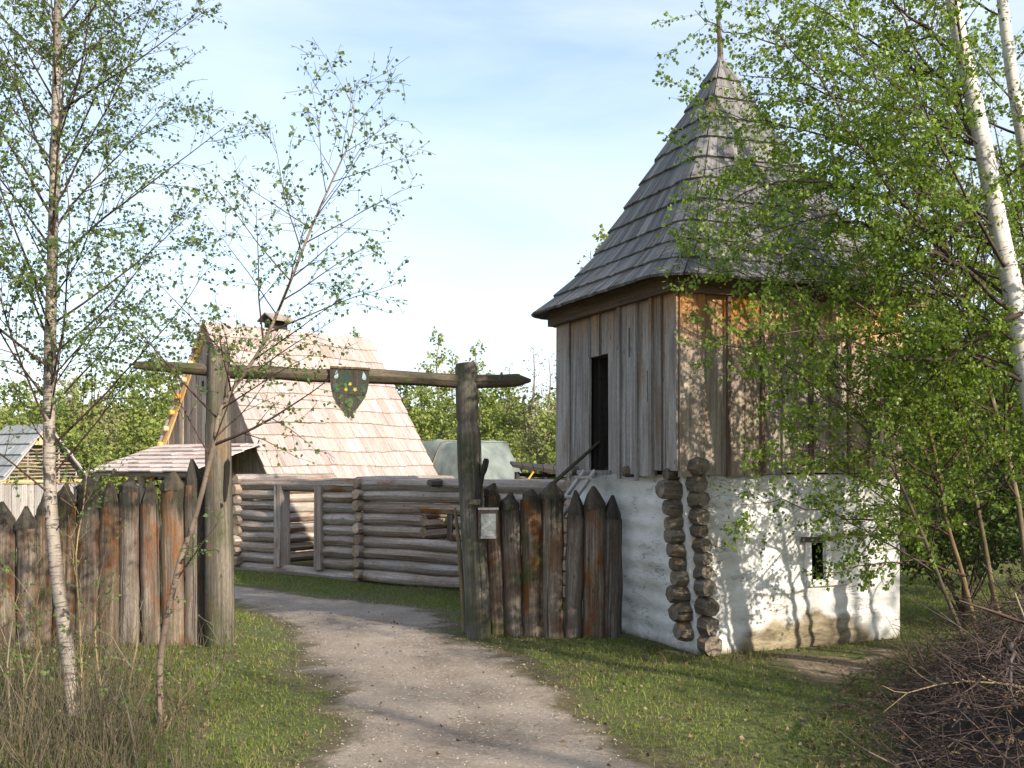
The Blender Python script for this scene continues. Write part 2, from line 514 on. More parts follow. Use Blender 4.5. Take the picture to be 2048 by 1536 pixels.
h = n_math(nt, 'ADD', n_math(nt, 'MULTIPLY', n2, 0.8), n_math(nt, 'SUBTRACT', n_math(nt, 'MULTIPLY', n3, 0.35), n_math(nt, 'ADD', n_math(nt, 'MULTIPLY', chips, 0.5), n_math(nt, 'MULTIPLY', crk, 0.6))))
n_bump(nt, b, h, 0.55, 0.03)
M['plaster'] = m

# ground under the grass
m, nt, b = new_mat('soil and turf')
pos = n_pos(nt)
n1 = n_noise(nt, pos, 0.8, 5, 0.6)
n2 = n_noise(nt, pos, 18, 5, 0.7)
c1 = n_ramp(nt, n2, [(0.3, (0.045, 0.048, 0.018)), (0.55, (0.10, 0.115, 0.034)), (0.75, (0.19, 0.165, 0.085))])
c2 = n_ramp(nt, n2, [(0.3, (0.05, 0.036, 0.022)), (0.6, (0.13, 0.10, 0.062)), (0.8, (0.22, 0.17, 0.11))])
nt.links.new(n_mix(nt, n_ramp(nt, n1, [(0.45, 0.0), (0.65, 0.8)]), c1, c2), b.inputs['Base Color'])
b.inputs['Roughness'].default_value = 1.0
n_bump(nt, b, n2, 0.8, 0.04)
M['ground'] = m

def earth(name, cols, pebble, edge_col):
    m, nt, b = new_mat(name)
    pos = n_pos(nt)
    n1 = n_noise(nt, n_map(nt, pos, (1, 1, 1)), 1.1, 5, 0.62)
    n2 = n_noise(nt, pos, 26, 6, 0.72)
    n3 = n_noise(nt, pos, 110, 3, 0.7)
    f = n_math(nt, 'ADD', n_math(nt, 'MULTIPLY', n1, 0.45), n_math(nt, 'ADD', n_math(nt, 'MULTIPLY', n2, 0.35), n_math(nt, 'MULTIPLY', n3, 0.2)))
    c = n_ramp(nt, f, [(0.36, cols[0]), (0.5, cols[1]), (0.64, cols[2])])
    vo = nt.nodes.new('ShaderNodeTexVoronoi'); vo.inputs['Scale'].default_value = 55
    nt.links.new(pos, vo.inputs['Vector'])
    pk = n_ramp(nt, vo.outputs['Color'], [(0.80, 0.0), (0.84, 1.0)])
    c = n_mix(nt, n_math(nt, 'MULTIPLY', pk, 0.55), c, pebble)
    bits = n_ramp(nt, n_noise(nt, n_map(nt, pos, (60, 25, 1)), 1.0, 3, 0.6, 0.5), [(0.66, 0.0), (0.70, 0.8)])
    c = n_mix(nt, bits, c, (0.07, 0.05, 0.032))
    a = nt.nodes.new('ShaderNodeAttribute'); a.attribute_name = 'tint'
    e = n_ramp(nt, n_math(nt, 'ADD', a.outputs['Fac'], n_math(nt, 'MULTIPLY', n_math(nt, 'SUBTRACT', n_noise(nt, pos, 4, 5, 0.7), 0.5), 1.2)), [(0.35, 1.0), (0.75, 0.0)])
    c = n_mix(nt, e, c, n_ramp(nt, n2, [(0.3, tuple(x * 0.5 for x in edge_col)), (0.7, edge_col)]))
    nt.links.new(c, b.inputs['Base Color'])
    b.inputs['Roughness'].default_value = 0.95
    n_bump(nt, b, n_math(nt, 'ADD', n2, n_math(nt, 'MULTIPLY', n3, 0.5)), 0.7, 0.03)
    return m
M['path'] = earth('sandy gravel', ((0.165, 0.125, 0.095), (0.275, 0.225, 0.178), (0.39, 0.33, 0.265)), (0.44, 0.40, 0.34), (0.14, 0.115, 0.06))
M['soil'] = earth('bare brown soil', ((0.12, 0.088, 0.056), (0.22, 0.165, 0.11), (0.33, 0.26, 0.175)), (0.36, 0.30, 0.22), (0.10, 0.09, 0.045))

def leafy(name, stops, trans=0.4, rough=0.5, spec=0.3, tcol=1.25):
    m, nt, b = new_mat(name)
    a = nt.nodes.new('ShaderNodeAttribute'); a.attribute_name = 'tint'
    c = n_ramp(nt, a.outputs['Fac'], stops)
    nt.links.new(c, b.inputs['Base Color'])
    b.inputs['Roughness'].default_value = rough
    b.inputs['Specular IOR Level'].default_value = spec
    if trans:
        t = nt.nodes.new('ShaderNodeBsdfTranslucent')
        tc = n_mix(nt, 1.0, c, (tcol, tcol * 1.05, tcol * 0.55), 'MULTIPLY')
        nt.links.new(tc, t.inputs['Color'])
        mx = nt.nodes.new('ShaderNodeMixShader')
        mx.inputs[0].default_value = trans
        nt.links.new(b.outputs[0], mx.inputs[1]); nt.links.new(t.outputs[0], mx.inputs[2])
        nt.links.new(mx.outputs[0], nt.nodes['Material Output'].inputs['Surface'])
    return m
M['leaf_left'] = leafy('young birch leaf', [(0.0, (0.08, 0.125, 0.04)), (0.55, (0.14, 0.20, 0.065)), (1.0, (0.23, 0.30, 0.10))], 0.5, 0.45)
M['leaf_right'] = leafy('sunlit birch leaf', [(0.0, (0.075, 0.13, 0.016)), (0.5, (0.175, 0.26, 0.032)), (1.0, (0.29, 0.37, 0.065))], 0.5, 0.38, 0.45)
M['leaf_far'] = leafy('far spring foliage', [(0.0, (0.10, 0.135, 0.034)), (0.5, (0.21, 0.255, 0.066)), (1.0, (0.33, 0.35, 0.12))], 0.3, 0.7, 0.1)
M['leaf_far_dull'] = leafy('far budding foliage', [(0.0, (0.12, 0.12, 0.06)), (0.5, (0.22, 0.22, 0.10)), (1.0, (0.30, 0.29, 0.15))], 0.25, 0.7, 0.1)
M['leaf_shrub'] = leafy('dark shrub foliage', [(0.0, (0.03, 0.05, 0.014)), (0.5, (0.06, 0.10, 0.022)), (1.0, (0.12, 0.175, 0.035))], 0.3, 0.6, 0.2)
M['grass'] = leafy('grass blade', [(0.0, (0.08, 0.115, 0.017)), (0.45, (0.155, 0.205, 0.032)), (0.75, (0.25, 0.26, 0.065)), (0.9, (0.26, 0.225, 0.10)), (1.0, (0.34, 0.28, 0.155))], 0.3, 0.6, 0.2)
M['dry_grass'] = leafy('dry grass blade', [(0.0, (0.045, 0.07, 0.016)), (0.45, (0.09, 0.11, 0.028)), (0.65, (0.095, 0.066, 0.038)), (1.0, (0.21, 0.15, 0.09))], 0.25, 0.7, 0.15)
M['dead_leaf'] = leafy('dead leaf', [(0.0, (0.07, 0.045, 0.025)), (0.6, (0.17, 0.115, 0.065)), (1.0, (0.30, 0.235, 0.15))], 0.1, 0.8, 0.1)
M['pebble'] = leafy('pebble', [(0.0, (0.14, 0.115, 0.09)), (1.0, (0.42, 0.38, 0.33))], 0.0, 0.9, 0.2)

def birch_bark(name, pale, warm, dash=0.62):
    m, nt, b = new_mat(name)
    vec, uv = n_uv_rand(nt)
    n0 = n_noise(nt, n_map(nt, vec, (6, 1.6, 1)), 1.0, 4, 0.6)
    col = n_ramp(nt, n0, [(0.3, warm), (0.6, pale)])
    d = n_noise(nt, n_map(nt, vec, (9, 75, 1)), 1.0, 3, 0.6)
    col = n_mix(nt, n_ramp(nt, d, [(dash, 0.0), (dash + 0.05, 0.75)]), col, (0.07, 0.055, 0.045))
    big = n_noise(nt, n_map(nt, vec, (5, 4.5, 1)), 1.0, 4, 0.65, 0.4)
    col = n_mix(nt, n_ramp(nt, big, [(0.575, 0.0), (0.62, 0.92)]), col, (0.035, 0.03, 0.025))
    nt.links.new(col, b.inputs['Base Color'])
    b.inputs['Roughness'].default_value = 0.7
    n_bump(nt, b, d, 0.25, 0.01)
    return m
M['birch_white'] = birch_bark('white birch bark', (0.62, 0.59, 0.55), (0.40, 0.355, 0.30), 0.59)
M['birch_cream'] = birch_bark('cream birch bark', (0.33, 0.285, 0.24), (0.13, 0.105, 0.085), 0.54)
M['birch_thin'] = birch_bark('young birch bark', (0.25, 0.19, 0.14), (0.11, 0.08, 0.06), 0.56)

# ------------------------------------------------------------------ ground and path
rnd = random.Random(7)
nrs = np.random.RandomState(11)

def gz(x, y):
    return 0.012 * np.sin(1.3 * x + 0.7 * y) + 0.009 * np.sin(2.9 * y - 1.7 * x + 1.0) + 0.006 * np.sin(6.1 * x + 4.3 * y)

def g_z(x, y):
    return float(gz(x, y))

def fbm(x, y, s=1.0, seed=0.0):
    o = np.zeros_like(x)
    a, f = 0.5, s
    for k in range(5):
        ph = seed + k * 1.7
        o += a * (np.sin(x * f * 1.13 + 1.9 * np.sin(y * f * 0.83 + ph) + ph) * np.cos(y * f * 1.07 + 1.6 * np.sin(x * f * 0.91 - ph)))
        a *= 0.55; f *= 1.93
    return o

def poly_sd(x, y, poly):
    """Signed distance to a polygon, positive inside."""
    d = np.full(x.shape, 1e9)
    ins = np.zeros(x.shape, bool)
    n = len(poly)
    for i in range(n):
        ax, ay = poly[i]; bx, by = poly[(i + 1) % n]
        ex, ey = bx - ax, by - ay
        t = np.clip(((x - ax) * ex + (y - ay) * ey) / (ex * ex + ey * ey + 1e-12), 0, 1)
        d = np.minimum(d, np.hypot(x - ax - t * ex, y - ay - t * ey))
        c = (ay > y) != (by > y)
        with np.errstate(divide='ignore', invalid='ignore'):
            xi = ax + (y - ay) / (by - ay) * ex
        ins ^= c & (x < xi)
    return np.where(ins, d, -d)

lines_x = np.concatenate([-np.geomspace(400, 9.3, 24), np.arange(-9, 9.01, 0.25), np.geomspace(9.3, 400, 24)])
lines_y = np.concatenate([-np.geomspace(120, 1.5, 16), np.arange(-1, 24.01, 0.25), np.geomspace(24.5, 600, 24)])
gx, gy = np.meshgrid(lines_x, lines_y)
gzv = gz(gx, gy) * ((np.abs(gx) < 40) & (gy < 40) & (gy > -30))
nx, ny = len(lines_x), len(lines_y)
idx = np.arange(nx * ny).reshape(ny, nx)
quads = np.stack([idx[:-1, :-1].ravel(), idx[:-1, 1:].ravel(), idx[1:, 1:].ravel(), idx[1:, :-1].ravel()], 1)
tag(link('ground', np_mesh('ground', np.stack([gx.ravel(), gy.ravel(), gzv.ravel()], 1), quads, smooth=True), M['ground']), kind='structure')

def gp(px, py):
    p = ground(px, py)
    return (p.x, p.y)

PATH = [(-0.9, -4.0), (-1.35, 3.0)] + [gp(*q) for q in
        ((600, 1640), (640, 1536), (668, 1460), (650, 1400), (618, 1340), (585, 1300), (560, 1258), (515, 1222), (468, 1202), (330, 1190), (60, 1182),
         (-300, 1178), (-300, 1164), (60, 1168), (330, 1170), (470, 1172), (600, 1190), (720, 1206), (860, 1222), (905, 1226), (900, 1250), (885, 1268), (945, 1292), (1030, 1330),
         (1130, 1400), (1225, 1470), (1310, 1536), (1420, 1640))] + [(1.4, 3.0), (1.5, -4.0)]
SOIL = [gp(*q) for q in ((1500, 1312), (1560, 1300), (1700, 1306), (1800, 1290), (1830, 1330), (1760, 1352), (1690, 1372), (1590, 1360), (1530, 1340))]

def sheet(name, poly, mat, step, dz, wav, soft, grow=0.0):
    xs = [p[0] for p in poly]; ys = [p[1] for p in poly]
    X = np.arange(max(min(xs), -9) - 0.3, max(xs) + 0.3, step); Y = np.arange(min(ys) - 0.3, max(ys) + 0.3, step)
    x, y = np.meshgrid(X, Y)
    sd = poly_sd(x, y, poly) + wav * fbm(x, y, 2.2, 0.3) + grow
    keep = sd > 0
    cell = keep[:-1, :-1] & keep[1:, :-1] & keep[:-1, 1:] & keep[1:, 1:]
    ii = np.arange(x.size).reshape(x.shape)
    q = np.stack([ii[:-1, :-1][cell], ii[:-1, 1:][cell], ii[1:, 1:][cell], ii[1:, :-1][cell]], 1)
    used, inv = np.unique(q, return_inverse=True)
    z = gz(x, y) - 0.012 + (dz + 0.012) * np.clip(sd / 0.3, 0, 1) ** 0.7 + 0.004 * fbm(x, y, 7.0, 2.0)
    v = np.stack([x.ravel(), y.ravel(), z.ravel()], 1)[used]
    t = np.clip(sd.ravel()[used] / soft, 0, 1)
    return tag(link(name, np_mesh(name, v, inv.reshape(-1, 4), tint=t, smooth=True), mat), kind='structure')

sheet('path', PATH, M['path'], 0.06, 0.012, 0.26, 0.60, 0.2)
sheet('bare_soil', SOIL, M['soil'], 0.05, 0.005, 0.16, 0.40)

# ------------------------------------------------------------------ tower
S_ = V((0.930, 0.367, 0)).normalized()            # along the sunny wall
T_ = V((-0.367, 0.930, 0)).normalized()           # along the shaded wall, away from us
TC = V((1.64, 11.0, 0))                           # upper storey corner nearest to us
TW = 2.8
UP = V((0, 0, 1))
tower = thing('watch_tower', 'square wooden tower with white plaster base and steep grey shingle roof', 'tower', (3.0, 12.3, 0))

def t_px(px, c=TC):
    r = (px - 1024) / F
    return (c.x - r * c.y) / (0.367 + 0.930 * r)
def s_px(px, c=TC):
    r = (px - 1024) / F
    return (r * c.y - c.x) / (0.930 - 0.367 * r)

Z_B0, Z_B1 = 1.82, 3.64                           # foot and head of the boarding
# plastered base: four walls, the nearest corner leaning in at the foot
LC = V((1.71, 11.03, 0))
def lean(z):
    return S_ * (0.17 * max(0.0, 1 - z / 1.9) ** 1.2)

WIN = None
def plaster_wall():
    v, f, tint = [], [], []
    def grid(us, zs, P, hole=None, dirt=None):
        b = len(v)
        for z in zs:
            for u in us:
                p, t = P(u, z)
                v.append(p); tint.append(t)
        n = len(us)
        for j in range(len(zs) - 1):
            for i in range(n - 1):
                um, zm = (us[i] + us[i + 1]) / 2, (zs[j] + zs[j + 1]) / 2
                if hole and hole[0] < um < hole[1] and hole[2] < zm < hole[3]: continue
                f.append((b + j * n + i, b + j * n + i + 1, b + (j + 1) * n + i + 1, b + (j + 1) * n + i))
        return b
    L = 2.72
    H = 1.80
    zs = list(np.linspace(-0.1, H, 44))
    hole = (s_px(1613, LC), s_px(1641, LC), 0.69, 1.08)
    us = sorted(list(np.linspace(0, L, 52)) + [hole[0], hole[1]])
    zs2 = sorted(zs + [hole[2], hole[3]])
    def right(u, z):
        w = 0.010 * math.sin(z * 33 + math.sin(u * 2.1) * 1.3) + 0.016 * mnoise.noise(V((u * 2.3, z * 2.9, 1.0))) + 0.008 * mnoise.noise(V((u * 9, z * 9, 4.0)))
        # lower logs showing through where the plaster has gone
        bx = max(0.0, 1 - abs((u - 1.38) / 0.8) ** 4)
        bul = 0.02 * bx * (max(0, 1 - ((z - 0.10) / 0.09) ** 2) + 0.8 * max(0, 1 - ((z - 0.27) / 0.08) ** 2))
        edge = math.sin(min(u, L - u) / 0.25 * math.pi / 2) if min(u, L - u) < 0.25 else 1
        foot = -0.03 if z < 0.03 else 0
        p = LC + S_ * u + lean(z) * (1 - u / L) - T_ * ((w + bul) * edge) + UP * z
        t = 0.85 * max(0, 1 - abs((u - 1.42) / 0.95) ** 4) * max(0, min(1, (0.36 + 0.05 * math.sin(u * 5) + 0.05 * math.sin(u * 13 + 1) - z) / 0.10)) + max(0, 0.66 - z * 3.2)
        return p, min(1, t)
    grid(us, zs2, right, hole)
    def left(u, z):
        w = 0.012 * math.sin(z * 30 + 1) + 0.018 * mnoise.noise(V((u * 2.3, z * 2.9, 7.0))) + 0.008 * mnoise.noise(V((u * 9, z * 9, 2.0)))
        edge = math.sin(min(u, L - u) / 0.25 * math.pi / 2) if min(u, L - u) < 0.25 else 1
        p = LC + T_ * u + lean(z) - S_ * (w * edge) + UP * z
        return p, max(0, 0.6 - z * 3.5)
    us_l = list(np.linspace(L, 0, 40))
    grid(us_l, zs, left)
    grid([0, L], [-0.1, H], lambda u, z: (LC + S_ * L + T_ * u + UP * z, 0.1))
    grid([0, L], [-0.1, H], lambda u, z: (LC + T_ * L + S_ * (L - u) + UP * z, 0.1))
    # window reveal
    u0, u1, z0, z1 = hole
    for a, c in (((u0, z0), (u1, z0)), ((u1, z0), (u1, z1)), ((u1, z1), (u0, z1)), ((u0, z1), (u0, z0))):
        b = len(v)
        pa, pc = right(*a)[0], right(*c)[0]
        rb = MB(); rb.add([pa, pa + T_ * 0.24, pc + T_ * 0.24, pc], [(0, 1, 2, 3)]); rb.build('window_reveal', M['char_and_shade'], tower)
    off = root_loc(tower)
    me = np_mesh('plaster_wall', np.array([tuple(p - off) for p in v]), f, tint=np.array(tint), smooth=True)
    return link('plaster_wall', me, M['plaster'], tower), hole
pw, WIN = plaster_wall()
tag(pw, 'cracked whitewashed clay plaster over logs')
mb = MB(); mb.box(LC + S_ * 1.0 + T_ * 0.25 + UP * 0.4, S_ * 0.9, T_ * 0.03, UP * 1.0); mb.build('window_shade_panel', M['char_and_shade'], tower)  # near-black panel stands in for the unlit inside behind the opening
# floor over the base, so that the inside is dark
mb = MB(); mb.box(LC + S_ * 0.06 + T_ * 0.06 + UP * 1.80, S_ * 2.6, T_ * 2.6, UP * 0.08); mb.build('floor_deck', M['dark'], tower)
# window frame boards
u0, u1, z0, z1 = WIN
def wp(u, z, d): return LC + S_ * u + lean(z) * (1 - u / 2.72) - T_ * d + UP * z
for (ua, ub, za, zb) in ((u0 - 0.075, u0 - 0.004, z0 - 0.02, z1 + 0.03), (u1 + 0.004, u1 + 0.085, z0 - 0.03, z1 + 0.03)):
    mb = MB(); mb.box(wp(ua, za, -0.05), S_ * (ub - ua), -T_ * 0.085, UP * (zb - za), jit=0.006, rng=rnd); mb.build('window_jamb', M['plaster'], tower)
mb = MB(); mb.box(wp(u0 - 0.10, z1 + 0.012, -0.05), UP * 0.05, -T_ * 0.09, S_ * (u1 - u0 + 0.24), jit=0.006, rng=rnd); mb.build('window_lintel', M['oldlog'], tower)
mb = MB(); mb.box(wp(u0 - 0.06, z0 - 0.065, -0.05), UP * 0.055, -T_ * 0.10, S_ * (u1 - u0 + 0.36), jit=0.008, rng=rnd); mb.build('window_sill', M['plaster'], tower)

# corner logs: ends sticking out of both walls
def corner_log(px, py, rad_px, along, across, out, n):
    z = CAM_H - (py - HORIZON) / 200.0
    r = rad_px / 200.0
    c = LC + lean(z) + UP * z
    a = c + across * 0.115
    axis = along
    p_in, p1, p2 = a + axis * 0.22, a - axis * (out - 0.05), a - axis * out
    tilt = V((rnd.uniform(-.012, .012), rnd.uniform(-.012, .012), rnd.uniform(-.012, .012)))
    mb = MB()
    mb.tube([p_in, a - axis * 0.03, p1 + tilt, p2 + tilt * 1.4], [r * 0.96, r, r * rnd.uniform(0.92, 1.04), r * rnd.uniform(0.78, 0.92)], n=n, cap0=None, cap1=1, mi=0, wob=0.10, rng=rnd, smooth=False, phase=rnd.uniform(0, 3))
    mb.build('log_end', [M['oldlog'], M['oldend']], tower)
for px, py, r in ((1345, 947, 13), (1340, 981, 18), (1348, 1018, 15), (1347, 1046, 13), (1345, 1073, 15), (1345, 1104, 14), (1351, 1130, 13), (1352, 1158, 16), (1352, 1192, 16), (1354, 1229, 19), (1360, 1267, 17)):
    corner_log(px, py, r * 1.16, S_, T_, rnd.uniform(0.13, 0.18) + (0.05 if py == 981 else 0), rnd.choice((7, 8, 8)))
for px, py, r in ((1391, 933, 18), (1389, 965, 17), (1392, 999, 17), (1386, 1032, 16), (1383, 1062, 14), (1386, 1091, 14), (1389, 1118, 14), (1391, 1147, 15), (1395, 1177, 17), (1397, 1213, 19), (1402, 1253, 19), (1408, 1292, 20)):
    corner_log(px, py, r * 1.14, T_, S_, rnd.uniform(0.14, 0.19), rnd.choice((7, 8, 9)))
# beam ends under the shaded boarding
for px in (1266, 1160):
    t = t_px(px)
    p = TC + T_ * t + UP * 1.83
    mb = MB(); mb.tube([p + S_ * 0.3, p - S_ * 0.09, p - S_ * 0.12], [0.06, 0.062, 0.05], n=7, cap0=None, cap1=1, wob=0.08, rng=rnd, smooth=False)
    mb.build('beam_end', [M['oldlog'], M['oldend']], tower)

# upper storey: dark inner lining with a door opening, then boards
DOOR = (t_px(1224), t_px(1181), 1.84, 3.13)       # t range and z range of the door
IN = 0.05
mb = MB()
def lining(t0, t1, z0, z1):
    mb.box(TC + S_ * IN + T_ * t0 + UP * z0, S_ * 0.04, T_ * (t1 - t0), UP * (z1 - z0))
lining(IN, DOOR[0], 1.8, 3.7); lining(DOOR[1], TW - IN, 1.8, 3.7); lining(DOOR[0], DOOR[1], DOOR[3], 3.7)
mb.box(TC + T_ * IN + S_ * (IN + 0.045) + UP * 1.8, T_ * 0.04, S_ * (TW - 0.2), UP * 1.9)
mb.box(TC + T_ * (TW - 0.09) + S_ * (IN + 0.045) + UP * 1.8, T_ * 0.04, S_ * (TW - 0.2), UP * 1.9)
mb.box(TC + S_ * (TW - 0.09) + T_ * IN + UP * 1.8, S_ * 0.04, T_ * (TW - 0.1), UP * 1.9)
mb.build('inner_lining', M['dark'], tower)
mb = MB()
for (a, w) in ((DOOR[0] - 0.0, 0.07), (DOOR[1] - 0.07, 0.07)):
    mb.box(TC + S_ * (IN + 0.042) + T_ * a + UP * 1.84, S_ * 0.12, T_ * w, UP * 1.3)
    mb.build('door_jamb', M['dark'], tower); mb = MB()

def board(kind, a0, a1, z0, z1, out, mat, slit=None, tilt=0.0):
    """kind 'l': on the shaded wall between t a0 and a1; 'r': on the sunny wall between s a0 and a1."""
    ax, nrm = (T_, -S_) if kind == 'l' else (S_, -T_)
    o = TC + ax * a0 + UP * z0 + nrm * out
    mb = MB()
    if slit:
        c, zlo, zhi, w = slit
        for (x0, x1, q0, q1) in ((a0, c - w, z0, z1), (c + w, a1, z0, z1), (c - w, c + w, z0, zlo), (c - w, c + w, zhi, z1)):
            mb.box(TC + ax * x0 + UP * q0 + nrm * out, ax * (x1 - x0), nrm * 0.028, UP * (q1 - q0), v0=q0 - Z_B0)
    else:
        mb.box(o, ax * (a1 - a0), nrm * 0.028, UP * (z1 - z0) + ax * tilt, jit=0.005, rng=rnd, v0=z0 - Z_B0)
    return mb.build('board', mat, tower)
LB = [1122, 1144, 1181, 1224, 1251, 1281, 1313, 1332, 1354]
for i in range(len(LB) - 1):
    a1, a0 = t_px(LB[i]), t_px(LB[i + 1])
    if i == 0: a1 = TW + 0.03
    if i == 7: a0 = -0.03
    if i == 2: continue
    out = 0.004 if i % 2 else 0.034
    ov = 0.02 if i % 2 else 0.0
    sl = None
    if i == 4: sl = (t_px(1269), 1.9 + (930 - 715) / 186, 1.9 + (930 - 657) / 186, 0.02)
    if i == 5: sl = (t_px(1301), 1.9 + (930 - 803) / 191, 1.9 + (930 - 742) / 191, 0.015)
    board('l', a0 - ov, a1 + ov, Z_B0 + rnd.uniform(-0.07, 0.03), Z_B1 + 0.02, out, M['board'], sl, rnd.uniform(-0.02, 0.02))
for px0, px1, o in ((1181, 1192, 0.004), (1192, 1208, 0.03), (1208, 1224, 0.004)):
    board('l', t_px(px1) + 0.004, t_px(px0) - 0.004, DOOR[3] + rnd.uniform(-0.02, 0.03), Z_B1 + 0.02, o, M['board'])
# narrow battens between the shaded boards
for px in (1144, 1251, 1281, 1315):
    t = t_px(px)
    board('l', t - 0.03, t + 0.035, Z_B0 - 0.05 + rnd.uniform(-0.05, 0.03), Z_B1 + 0.02, 0.062 if px in (1251, 1315) else 0.034, M['board'])
mb = MB(); mb.box(TC - S_ * 0.03 + T_ * (DOOR[0] - 0.06) + UP * 1.79, -S_ * 0.12, UP * 0.05, T_ * (DOOR[1] - DOOR[0] + 0.12), jit=0.005, rng=rnd); mb.build('door_sill', M['board'], tower)
RBX = [1352, 1400, 1447, 1515, 1562, 1612, 1660, 1688, 1735, 1780, 1832]
for i in range(len(RBX) - 1):
    a0, a1 = s_px(RBX[i]), s_px(RBX[i + 1])
    if i == len(RBX) - 2: a1 = TW
    o = 0.004 if i % 2 else 0.034
    ov = 0.02 if i % 2 == 0 else 0.004
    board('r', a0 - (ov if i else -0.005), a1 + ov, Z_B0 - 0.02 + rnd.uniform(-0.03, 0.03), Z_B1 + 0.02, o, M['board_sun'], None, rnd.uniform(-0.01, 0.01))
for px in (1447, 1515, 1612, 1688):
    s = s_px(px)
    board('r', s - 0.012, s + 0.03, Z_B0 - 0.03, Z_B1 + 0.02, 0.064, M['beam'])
for i in range(8):                                  # walls turned away from us
    a0, a1 = i * TW / 8, (i + 1) * TW / 8
    mb = MB(); mb.box(TC + S_ * TW + T_ * a0 + UP * Z_B0, S_ * (0.03 + 0.02 * (i % 2)), T_ * (a1 - a0 - 0.008), UP * 1.84); mb.build('board', M['board'], tower)
    mb = MB(); mb.box(TC + T_ * TW + S_ * a0 + UP * Z_B0, T_ * (0.03 + 0.02 * (i % 2)), S_ * (a1 - a0 - 0.008), UP * 1.84); mb.build('board', M['board'], tower)
# wall plates under the eaves
for o, ax, nr in ((TC - S_ * 0.13 - T_ * 0.13, T_, S_), (TC - T_ * 0.125 + S_ * 0.035, S_, T_)):
    mb = MB(); mb.box(o + UP * 3.62, nr * 0.16, UP * 0.20, ax * (TW + 0.25), jit=0.006, rng=rnd); mb.build('wall_plate', M['beam'], tower)
for o, ax, nr in ((TC + S_ * (TW - 0.02) - T_ * 0.05, T_, S_), (TC + T_ * (TW - 0.02) - S_ * 0.05, S_, T_)):
    mb = MB(); mb.box(o + UP * 3.61, nr * 0.15, UP * 0.20, ax * (TW + 0.1)); mb.build('wall_plate', M['beam'], tower)

# roof: rounded square rings, one course of shingles after another
RC = TC + S_ * (TW / 2) + T_ * (TW / 2)
PROF = [(1.76, 3.74), (1.60, 3.89), (1.40, 4.09), (1.14, 4.45), (0.86, 4.98), (0.57, 5.54), (0.43, 5.82), (0.27, 6.13), (0.11, 6.44), (0.045, 6.60)]
def prof(q):
    """Point on the roof profile at arc-length fraction q, 0 at the eaves."""
    seg = [math.dist(PROF[i], PROF[i + 1]) for i in range(len(PROF) - 1)]
    d = q * sum(seg)
    for i, s in enumerate(seg):
        if d <= s or i == len(seg) - 1:
            t = d / s
            return PROF[i][0] + (PROF[i + 1][0] - PROF[i][0]) * t, PROF[i][1] + (PROF[i + 1][1] - PROF[i][1]) * t
        d -= s
_pts = []
RHO = 0.20
for cx, cy, a0 in ((1 - RHO, 1 - RHO, 0), (-1 + RHO, 1 - RHO, 90), (-1 + RHO, -1 + RHO, 180), (1 - RHO, -1 + RHO, 270)):
    for k in range(13):
        a = R(a0 + 90 * k / 12)
        _pts.append((cx + RHO * math.cos(a), cy + RHO * math.sin(a)))
_pts.append(_pts[0])
_cum = [0.0]
for i in range(len(_pts) - 1):
    _cum.append(_cum[-1] + math.dist(_pts[i], _pts[i + 1]))
PERIM = _cum[-1]
def ring_pt(u, k, z, extra=0.0):
    u = (u % 1.0) * PERIM
    i = max(0, min(len(_pts) - 2, int(np.searchsorted(_cum, u)) - 1))
    t = (u - _cum[i]) / (_cum[i + 1] - _cum[i])
    x = _pts[i][0] + (_pts[i + 1][0] - _pts[i][0]) * t
    y = _pts[i][1] + (_pts[i + 1][1] - _pts[i][1]) * t
    n = math.hypot(x, y)
    # corners of the eaves droop a little less than the middle
    kk = k + extra
    return RC + S_ * (x * kk) + T_ * (y * kk) + UP * z
mb = MB()
rows = 16
vs, fs = [], []
for j in range(rows + 1):
    k, z = prof(j / rows)
    for i in range(56):
        vs.append(ring_pt(i / 56, max(k - (0.16 if j == 0 else 0.035), 0.01), z + (0.06 if j == 0 else -0.03)))
for j in range(rows):
    for i in range(56):
        fs.append((j * 56 + i, j * 56 + (i + 1) % 56, (j + 1) * 56 + (i + 1) % 56, (j + 1) * 56 + i))
fs.append(tuple(reversed(range(56))))
mb.add(vs, fs)
roof = mb.build('roof', M['dark'], tower)
NC = 11
cand = []
for j in range(NC):
    q0, q1 = j / NC, min(1.0, (j + 1.18) / NC)
    k0, z0 = prof(q0); k1, z1 = prof(q1)
    n = max(22, int(PERIM * k0 / 0.125))
    wsum, edges = 0, [0.0]
    for i in range(n):
        wsum += rnd.uniform(0.75, 1.25); edges.append(wsum)
    edges = [e / wsum for e in edges]
    ph = rnd.random()
    for i in range(n):
        ua, ub = edges[i] + ph + 0.0002, edges[i + 1] + ph - 0.0002
        drop = rnd.uniform(-0.009, 0.009) / 3.3
        kk, zz = prof(max(0, q0 + drop)) if q0 + drop > 0 else (k0 - drop * 2, z0 + drop * 2)
        th = rnd.uniform(0.028, 0.036)
        p = [ring_pt(ua, kk, zz), ring_pt(ub, kk, zz), ring_pt(ub, k1 - 0.012, z1), ring_pt(ua, k1 - 0.012, z1)]
        nrm = (p[1] - p[0]).cross(p[3] - p[0])
        if nrm.length < 1e-9: continue
        nrm.normalize()
        cand.append((p, nrm, th))
